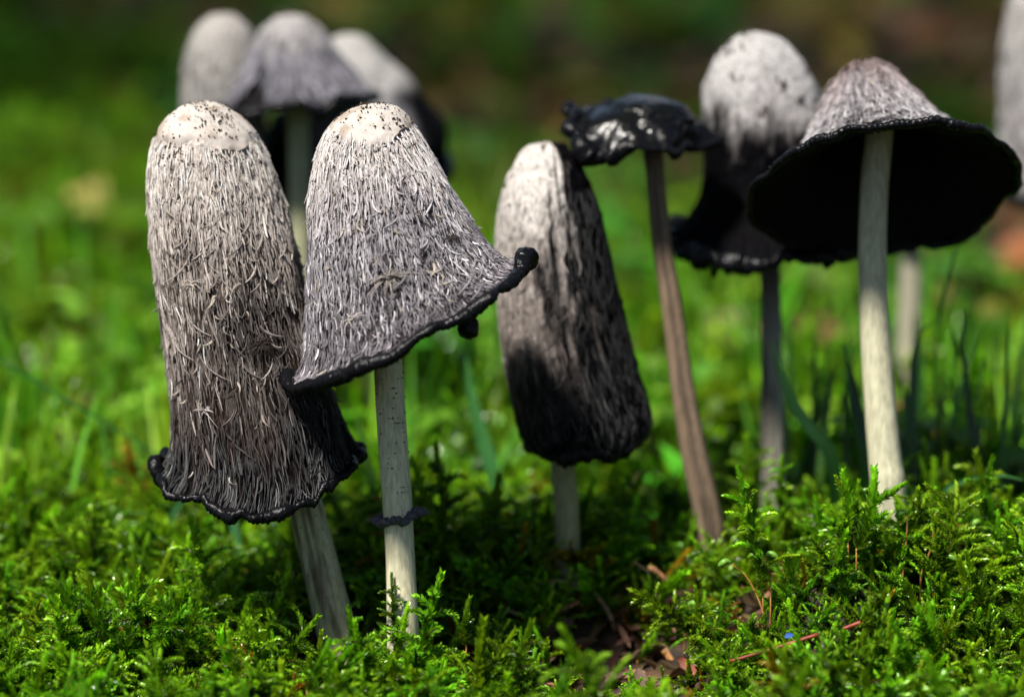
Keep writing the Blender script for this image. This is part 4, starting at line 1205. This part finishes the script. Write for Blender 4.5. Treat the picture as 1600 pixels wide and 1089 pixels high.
GF = "moss shoots standing proud of the carpet"
frond_thing(1152, 732, 1192, 930, 0.772, 'upright', 1201, "tallest bushy moss frond with drooping side branches beside the withered brown moss", tint=1.35, off=0.015, br=0.7)
frond_thing(1366, 738, 1338, 862, 0.775, 'catkin', 1202, "plump upright moss shoot with pointed tip below the pale stem of the tipped bell", tint=1.3, fat=1.25, off=0.015, br=0.7)
frond_thing(1318, 742, 1325, 850, 0.78, 'catkin', 1203, "slim moss shoot beside the plump pointed one below the tipped bell", tint=1.2, off=0.015, br=0.7)
frond_thing(612, 897, 622, 1035, 0.742, 'upright', 1204, "dark spindly moss sprig standing against the ringed stem", tint=0.62, fat=0.85, off=0.015, br=0.7)
frond_thing(450, 870, 462, 1010, 0.762, 'catkin', 1205, "thick moss shoot left of the leaning stained stem base".replace("left of", "beside"), tint=1.0, fat=1.2, off=0.015, br=0.7)
frond_thing(512, 1008, 480, 1085, 0.735, 'catkin', 1206, "bright stubby moss shoot leaning towards the leaning stem base", tint=1.25, fat=1.2, off=0.015, br=0.7)
frond_thing(733, 938, 728, 1010, 0.755, 'catkin', 1207, "pointed moss shoot in the open between ringed stem and litter hollow", tint=1.0, off=0.015, br=0.7)
frond_thing(1222, 715, 1230, 850, 0.80, 'upright', 1209, "soft bushy moss frond behind the tallest frond", tint=1.1, off=0.015, br=0.7)
frond_thing(1572, 790, 1560, 890, 0.775, 'catkin', 1208, "bristly moss shoot on the hummock beside drooping spore capsules", tint=1.15, off=0.015, br=0.7)
rr = np.random.default_rng(77)
for k in range(34):
    px = rr.uniform(20, 1580)
    if 470 < px < 600: continue
    yb = rr.uniform(930, 1085) if px < 1130 else rr.uniform(840, 1085)
    if 860 < px < 1120 and yb < 1010: yb = rr.uniform(1030, 1085)
    g = ground_hit(px, yb, 0.006)
    d = float((g - CAMP) @ FWD)
    h = rr.uniform(50, 88)
    frond_thing(px + rr.normal(0, 22), yb - h, px, yb, d, ['catkin', 'upright', 'catkin'][k % 3], 1300 + k, ("upright leafy moss shoot poking above the carpet beside the stained leaning stem" if px < 540 else "upright leafy moss shoot poking above the carpet between ringed stem and litter hollow" if px < 860 else "upright leafy moss shoot poking above the carpet before the litter hollow" if px < 1130 else "upright leafy moss shoot poking above the mossy hummock"), GF, tint=rr.uniform(0.8, 1.35), fat=rr.uniform(0.9, 1.2))
# withered moss by the tallest frond
BR = np.array([1.5, 0.42, 0.9])
for (a, b, s) in (((1215, 905), (1160, 945), 1401), ((1232, 890), (1178, 925), 1402), ((1150, 893), (1188, 912), 1403)):
    frond_thing(a[0], a[1], b[0], b[1], 0.766, 'upright' if s == 1401 else 'catkin', s, "withered brown moss frond at the foot of the tallest frond", "withered moss fronds", tint=BR * 0.9, name="withered_moss_frond", fat=1.0)

# ------------------------------------------------------------------ spore stalks
def sporophyte(top, base, seed, off=0.010):
    g = ground_hit(base[0], base[1], off); d = float((g - CAMP) @ FWD)
    a = P(top[0], top[1], d)
    root = empty("spore_stalk", g)
    r = np.random.default_rng(seed)
    mid = (g + a) / 2 + r.normal(0, 0.0012, 3)
    low = g + np.array([0, 0, -0.010])
    c = catmull(np.array([low, g, mid, a]), 16)
    v, f = tube(c - g, np.linspace(0.00028, 0.0002, 16), 7)
    link("seta", mesh_any("seta", v, f, M_SETA, True), root)
    sd = r.choice([-1, 1])
    cp = catmull(np.array([a, a + np.array([sd * 0.0010, 0, 0.0006]), a + np.array([sd * 0.0022, -0.0003, 0.0003]), a + np.array([sd * 0.0034, -0.0004, -0.0008])]), 12)
    v, f = tube(cp - g, 0.00085 * np.sin(np.linspace(0.25, 2.7, 12)) + 0.0001, 12)
    link("capsule", mesh_any("capsule", v, f, M_CAPSULE, True), root)
    tag(root, "thin brown moss spore stalk topped by a small green drooping capsule", "spore stalk", "moss spore stalks on the carpet")
for i, (t, b) in enumerate([((1142, 880), (1195, 968)), ((1196, 868), (1204, 950)), ((1418, 803), (1410, 905)), ((1462, 802), (1440, 895)), ((1535, 818), (1508, 862)),
                            ((1476, 872), (1458, 918)), ((72, 965), (90, 1035)), ((118, 950), (140, 1030)), ((1075, 945), (1070, 990)), ((1380, 935), (1366, 962)), ((60, 1040), (50, 1085))]):
    sporophyte(t, b, 1500 + i)

# ------------------------------------------------------------------ twigs, needles, litter
def stick(name, pts, wpx, mat, label, cat, group=None, d=None, off=0.006, taper=(1, 1), sides=8, rough=0.12, seed=0):
    if d is None:
        g = ground_hit(*pts[len(pts) // 2], off); d = float((g - CAMP) @ FWD)
    q = np.array([P(x, y, d) for x, y in pts])
    c = catmull(q, 22)
    base = c[-1].copy()
    rad = wpx / 2 / FPX * d * np.linspace(taper[0], taper[1], 22) * (1 + rough * noise3(np.arange(22) * .7, seed, 0))
    v, f = tube(c - base, rad, sides)
    root = empty(name, base)
    link("shaft", mesh_any("shaft", v, f, mat, True), root)
    tag(root, label, cat, group)
    return root, d
tw, dt = stick("twig", [(988, 876), (1012, 893), (1050, 925), (1085, 955), (1120, 985)], 17, M_TWIG, "pointed dark broken twig slanting out of the litter hollow", "twig", off=0.014, taper=(0.12, 1.15), rough=0.25)
M_BARK = mat_plain("split_wood", (0.20, 0.095, 0.04), 0.7, 0.6, 900)
q = catmull(np.array([P(1012, 884, dt - .0015), P(1030, 896, dt - .002), P(1050, 915, dt - .002)]), 10)
v, f = tube(q - np.array(tw.location), 0.0009 * np.array([.3, 1, 1.2, 1, .9, .8, 1, .7, .5, .2]), 6)
link("split_bark", mesh_any("split_bark", v, f, M_BARK), tw)["label"] = "orange brown split bark strip on the twig"
stick("pine_needle", [(1140, 1033), (1205, 1014), (1278, 991)], 7, M_NEEDLE, "long shiny red pine needle lying on the front moss", "pine needle", off=0.019, taper=(0.7, 0.9), rough=0.1)
stick("pine_needle", [(1318, 982), (1345, 972)], 7, M_NEEDLE, "short stub of red pine needle sticking out of the moss", "pine needle", off=0.02)
stick("pine_needle", [(1500, 905), (1515, 870), (1525, 850)], 7, M_NEEDLE, "orange red needle upright between the hummock moss shoots", "pine needle", off=0.014, taper=(0.5, 1))
M_STALK = mat_plain("dry_stalk", (0.24, 0.15, 0.08), 0.6, 0.4, 500)
stick("dry_stalk", [(835, 912), (880, 908), (925, 925), (950, 955), (962, 985)], 7, M_STALK, "pale dry stalk bending down into the litter hollow", "stalk", off=0.012, taper=(0.6, 1))
stick("curled_tendril", [(816, 880), (824, 862), (814, 846), (804, 842), (803, 858), (812, 885), (830, 912)], 6, M_BARK, "curled brown tendril looped above the moss", "tendril", off=0.014, taper=(0.8, 1.3), rough=0.5)
stick("dry_stalk", [(800, 990), (850, 965), (905, 940)], 6, M_BARK, "straight brown dead stem lying across the litter hollow", "stalk", off=0.008)
gb = ground_hit(1226, 995, 0.019)
b = Buf(); leaf_blade(b, (0, 0, 0), (1, 0.1, 0.35), (0, -0.7, 0.7), 0.0026, 0.0016, (0.03, 0.07, 0.45), 0.2)
o = link("blue_scrap", b.mesh("blue_scrap", M_DRY)); o.location = Vector(gb); tag(o, "tiny bright blue scrap lying in the moss by the red needle", "scrap")
rr = np.random.default_rng(5)
def frag_mesh(i):
    r = np.random.default_rng(700 + i); b = Buf()
    c = [(0.16, 0.085, 0.04), (0.09, 0.05, 0.03), (0.22, 0.13, 0.075), (0.24, 0.10, 0.04), (0.13, 0.08, 0.06)][i % 5]
    leaf_blade(b, (-0.004, 0, 0), (1, 0, r.uniform(-.2, .5)), (0, r.uniform(-.8, .8), 1), r.uniform(0.007, 0.013), r.uniform(0.002, 0.0055), c, r.uniform(-0.5, 0.7), 7)
    return b.mesh("fragment_%d" % i, M_DRY)
FR = [frag_mesh(i) for i in range(8)]
for k in range(150):
    if k < 120: x, y = rr.normal(0.032, 0.022), rr.normal(0.784, 0.016)
    else: x, y = rr.normal(-0.048, 0.012), rr.normal(0.775, 0.02)
    o = link("leaf_fragment", FR[rr.integers(0, 8)])
    o.location = (x, y, float(H(x, y)) + rr.uniform(0.0005, 0.0045)); o.rotation_euler = (rr.normal(0, .5), rr.normal(0, .5), rr.uniform(0, 6.3)); s = rr.uniform(.5, 1.2); o.scale = (s, s, s)
    if k < 120: tag(o, "scrap of brown dead leaf lying in the bare litter hollow", "leaf", "leaf scraps in the litter hollow")
    else: tag(o, "scrap of brown dead leaf lying between the two front stems", "leaf", "leaf scraps between the front stems")

# ------------------------------------------------------------------ grass blades
def blade(name, pts, wpx, d, c, label, group=None, tip=True, foot=True, seed=0, cat="grass"):
    """pts from tip to foot in pixels"""
    q = [P(x, y, d) for x, y in pts]
    if foot:
        l = q[-1]; z = float(H(l[0], l[1])) - 0.004
        if l[2] > z: q.append(np.array([l[0] + (q[-1][0] - q[-2][0]) * 0.3, l[1] - 0.002, z]))
    p = catmull(np.array(q), 20)
    base = p[-1].copy(); p = p - base
    t = np.linspace(0, 1, 20)
    w = wpx / FPX * d / 2 * (np.minimum(1, (t * 2.2 + 0.04)) ** 0.7 if tip else np.ones(20)) * (1 - 0.35 * t ** 3)
    T = np.gradient(p, axis=0); T /= np.linalg.norm(T, axis=1)[:, None]
    r = np.random.default_rng(seed)
    yaw = r.uniform(-0.7, 0.7)
    S = np.cross(T, np.array([math.sin(yaw), -math.cos(yaw), 0])); S /= np.linalg.norm(S, axis=1)[:, None]; N = np.cross(S, T)
    V = np.stack([p - S * w[:, None] + N * w[:, None] * .35, p, p + S * w[:, None] + N * w[:, None] * .35], 1).reshape(-1, 3)
    F = []
    for i in range(19):
        a = i * 3; F += [[a, a + 1, a + 4, a + 3], [a + 1, a + 2, a + 5, a + 4]]
    o = link(name, mesh_np(name, V, np.array(F), M_GRASS, True, np.broadcast_to(c, (len(V), 3))))
    o.location = Vector(base); o["kind"] = "thing"
    return tag(o, label, cat, group)
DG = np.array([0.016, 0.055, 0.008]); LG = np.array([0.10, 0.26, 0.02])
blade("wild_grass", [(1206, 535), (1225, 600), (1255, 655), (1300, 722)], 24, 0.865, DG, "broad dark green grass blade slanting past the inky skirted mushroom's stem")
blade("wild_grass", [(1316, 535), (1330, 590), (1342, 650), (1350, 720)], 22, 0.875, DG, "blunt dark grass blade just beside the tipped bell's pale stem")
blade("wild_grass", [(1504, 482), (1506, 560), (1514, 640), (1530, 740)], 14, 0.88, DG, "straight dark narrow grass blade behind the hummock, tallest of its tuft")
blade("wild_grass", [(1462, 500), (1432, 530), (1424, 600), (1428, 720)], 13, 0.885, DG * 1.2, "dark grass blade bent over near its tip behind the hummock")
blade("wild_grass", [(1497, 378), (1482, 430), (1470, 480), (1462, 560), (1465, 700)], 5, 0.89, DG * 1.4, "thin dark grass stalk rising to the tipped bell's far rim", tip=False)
blade("wild_grass", [(728, 555), (735, 610), (752, 680), (775, 760)], 24, 0.905, np.array([0.06, 0.24, 0.07]), "wide pale green blade beside the half inky cylinder mushroom")
blade("wild_grass", [(556, 640), (570, 700), (584, 770), (596, 860)], 17, 0.88, LG, "light green grass blade beside the ringed stem")
blade("wild_grass", [(520, 765), (560, 790), (600, 800), (680, 835)], 16, 0.87, LG * 0.7, "flattened green grass blade crossing behind the ringed stem")
blade("wild_grass", [(255, 860), (270, 800), (300, 770), (350, 780), (370, 850)], 15, 0.88, np.array([0.06, 0.20, 0.07]), "arched grass blade under the frilly rimmed cylinder mushroom")
blade("wild_grass", [(-30, 545), (130, 640), (235, 705), (330, 800), (350, 860)], 5, 0.90, DG * 1.6, "long thin dark grass stalk leaning across behind the frilly rim", tip=False)
blade("wild_grass", [(1600, 750), (1560, 742), (1500, 752), (1470, 780)], 10, 0.84, np.array([0.06, 0.20, 0.07]), "pale blade lying along the back of the hummock")
rr = np.random.default_rng(31)
for k in range(120):
    zone = k % 4
    if zone == 0: px = rr.uniform(-20, 260)
    elif zone == 1: px = rr.uniform(640, 800)
    elif zone == 2: px = rr.uniform(1060, 1350)
    else: px = rr.uniform(1390, 1620)
    d = rr.uniform(0.90, 1.25)
    yb = 544.5 + FPX * (((CAM_H - float(H((px - 800) / FPX * d, d))) / d - SP) / CP)
    ln = rr.uniform(110, 300) * 0.95 / d; le = rr.normal(0, 45)
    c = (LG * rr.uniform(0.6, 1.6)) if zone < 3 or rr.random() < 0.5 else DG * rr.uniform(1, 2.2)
    lab = ["slender out of focus grass blade in the sunny patch beside the frilly mushroom", "slender out of focus grass blade between the front pair and inky cylinder",
           "slender out of focus grass blade around the inky skirted mushroom's stem", "slender out of focus grass blade behind the mossy hummock"][zone]
    grp = ["grass in the sunny patch", "grass between the mushroom groups", "grass around the inky skirted stem", "grass behind the hummock"][zone]
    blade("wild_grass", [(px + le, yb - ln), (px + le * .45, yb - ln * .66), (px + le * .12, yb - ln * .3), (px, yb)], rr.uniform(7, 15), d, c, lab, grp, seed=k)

for k in range(22):
    px = rr.uniform(1395, 1590) if k < 16 else rr.uniform(1225, 1340)
    d = rr.uniform(0.875, 0.96); yt = rr.uniform(470, 620); le = rr.normal(0, 25)
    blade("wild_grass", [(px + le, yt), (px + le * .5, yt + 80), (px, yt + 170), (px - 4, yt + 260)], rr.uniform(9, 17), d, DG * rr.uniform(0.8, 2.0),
          "dark upright grass blade in the tuft behind the hummock" if k < 16 else "dark upright grass blade between the inky skirted stem and the tipped bell's stem", "dark green grass", seed=500 + k)

# ------------------------------------------------------------------ single fallen leaves
for k, (px, py, c, L, lab) in enumerate([(150, 335, (0.26, 0.21, 0.05), 0.06, "large yellow fallen leaf lying on the mossy floor"), (525, 8, (0.26, 0.14, 0.03), 0.05, "orange fallen leaf lying behind the torn bell cap"),
        (1290, 520, (0.26, 0.06, 0.03), 0.03, "reddish fallen leaf beside the tipped bell's stem"), (1135, 520, (0.36, 0.24, 0.15), 0.035, "beige fallen leaf between the thin brown stem and the inky skirted one"),
        (1540, 470, (0.17, 0.085, 0.02), 0.04, "rusty orange fallen leaf behind the dark grass tuft"),
        (985, 380, (0.40, 0.22, 0.03), 0.03, "ochre fallen leaf behind the half inky cylinder"), (1010, 700, (0.2, 0.16, 0.06), 0.018, "olive brown curled leaf by the thin brown stem"),
        (1290, 25, (0.30, 0.26, 0.05), 0.09, "olive yellow fallen leaf far behind the egg shaped cap"), (40, 560, (0.3, 0.27, 0.24), 0.014, "pale grey leaf in the sunny grass patch")]):
    g = ground_hit(px, py, 0.025)
    b = Buf(); leaf_blade(b, (-L / 2, 0, 0), (1, 0, 0.1), (0, -0.75, 1), L, L * 0.5, c, 0.35, 9, prof=lambda t: np.sin(np.pi * np.clip(t * .92 + .06, 0, 1)) ** .8 * (1 + .3 * np.sin(t * 19 + k)))
    o = link("fallen_leaf", b.mesh("fallen_leaf", M_DRY)); o.location = Vector(g); o.rotation_euler = (0.1, 0, k * 1.3 % 1.2 - 0.6)
    tag(o, lab, "leaf", "single fallen leaves on the forest floor")

# ------------------------------------------------------------------ dew drops added to make blur discs in the greenery
M_DEW, nt_, ns_, ls_, bd_ = new_mat("dew")
bd_.inputs["Base Color"].default_value = (0.9, 0.95, 0.95, 1); bd_.inputs["Roughness"].default_value = 0.06
bd_.inputs["Transmission Weight"].default_value = 1.0; bd_.inputs["IOR"].default_value = 1.33
uu = np.linspace(0, 2 * math.pi, 20, endpoint=False); vv = np.linspace(0.01, math.pi - 0.01, 12)
U, V = np.meshgrid(uu, vv)
dm = mesh_np("dew_drop", np.stack([np.sin(V) * np.cos(U), np.sin(V) * np.sin(U), 0.85 * np.cos(V)], -1).reshape(-1, 3) * 0.001, grid_faces(20, 12), M_DEW)
for k, (px, py) in enumerate([(428, 820), (680, 605), (675, 665), (742, 785), (990, 690), (30, 555), (150, 490), (230, 520), (110, 620), (90, 730), (60, 770), (150, 790), (700, 650), (760, 615), (1130, 690), (590, 600), (215, 470), (330, 800)]):
    g = ground_hit(px, py, 0.026 if py > 560 else 0.03)
    o = link("dew_drop", dm); o.location = Vector(g); s = 0.7 + 0.5 * ((k * 37) % 10) / 10; o.scale = (s, s, s)
    tag(o, "dew drop added to glint in the blurred greenery behind the front moss", "dew drop", "added dew drops on the greenery")

# ------------------------------------------------------------------ unseen tree added to shade the background floor
def shade(x, y):
    """shade wanted on a ground spot, as leaf density of the added crown"""
    s = sstep(-0.22, 0.10, fbm(x * 2.6 + 4.0, y * 2.6, 12.0, 3)) * sstep(1.25, 1.7, y)
    s = np.maximum(s, np.exp(-(((x - 0.06) / 0.30) ** 2 + ((y - 2.0) / 0.28) ** 2)) * 1.2)
    s = np.maximum(s, 0.9 * np.exp(-(((x + 0.40) / 0.20) ** 2 + ((y - 2.1) / 0.35) ** 2)))
    return np.clip(s, 0, 1)
def make_shade_tree():
    r = np.random.default_rng(88)
    root = empty("added_shade_tree", (-1.75, 1.2, float(H(-1.75, 1.2))))
    b0 = np.array(root.location)
    tp = catmull(np.array([[0, 0, -0.1], [0.03, 0.02, 0.8], [0.12, 0.0, 1.7], [0.10, 0.05, 2.6], [0.2, 0.1, 3.4]]), 40)
    v, f = tube(tp, np.linspace(0.10, 0.03, 40) * (1 + 0.08 * noise3(np.arange(40) * .5, 0, 0)), 18)
    link("trunk", mesh_any("trunk", v, f, M_TWIG), root)
    n = 42000
    x = r.uniform(-2.2, 2.0, n); y = r.uniform(1.1, 4.5, n)
    ok = r.random(n) < shade(x, y); x, y = x[ok], y[ok]; n = len(x)
    hgt = 2.1 + 0.5 * fbm(x * 1.5, y * 1.5, 3, 2) + r.normal(0, 0.22, n)
    p = np.stack([x, y, H(x, y)], -1) + np.array(sdir)[None] * (hgt / sdir.z)[:, None]  # leaves set up the sun ray from each spot meant to be shaded
    d = r.normal(0, 1, (n, 3)) * (1, 1, .45); d /= np.linalg.norm(d, axis=1)[:, None]
    nr = r.normal(0, 0.5, (n, 3)) + (0, 0, 1); s = np.cross(d, nr); s /= np.linalg.norm(s, axis=1)[:, None]
    L = r.uniform(0.035, 0.07, n)[:, None]; W = L * 0.36
    V = np.stack([p, p + d * L * .45 + s * W, p + d * L, p + d * L * .45 - s * W], 1).reshape(-1, 3) - b0
    F = np.arange(n)[:, None] * 4 + np.arange(4)[None]
    c = np.repeat(np.array([0.06, 0.14, 0.02]) * r.uniform(.6, 1.4, n)[:, None], 4, 0)
    o = link("crown", mesh_np("crown", V, F, M_HERB, False, c), root)
    for k in range(26):
        q = p[r.integers(0, n)] - b0; h = min(3.2, max(1.0, q[2] - 0.35)); a = tp[np.argmin(np.abs(tp[:, 2] - h))]
        m = (a + q) / 2 + np.array([0, 0, 0.12]) + r.normal(0, .06, 3)
        v, f = tube(catmull(np.array([a, m, q]), 16), np.linspace(0.022, 0.004, 16), 7)
        link("branch", mesh_any("branch", v, f, M_TWIG), root)
    tag(root, "leafy tree added out of view, its crown shaped to shade the forest floor", "tree")
make_shade_tree()
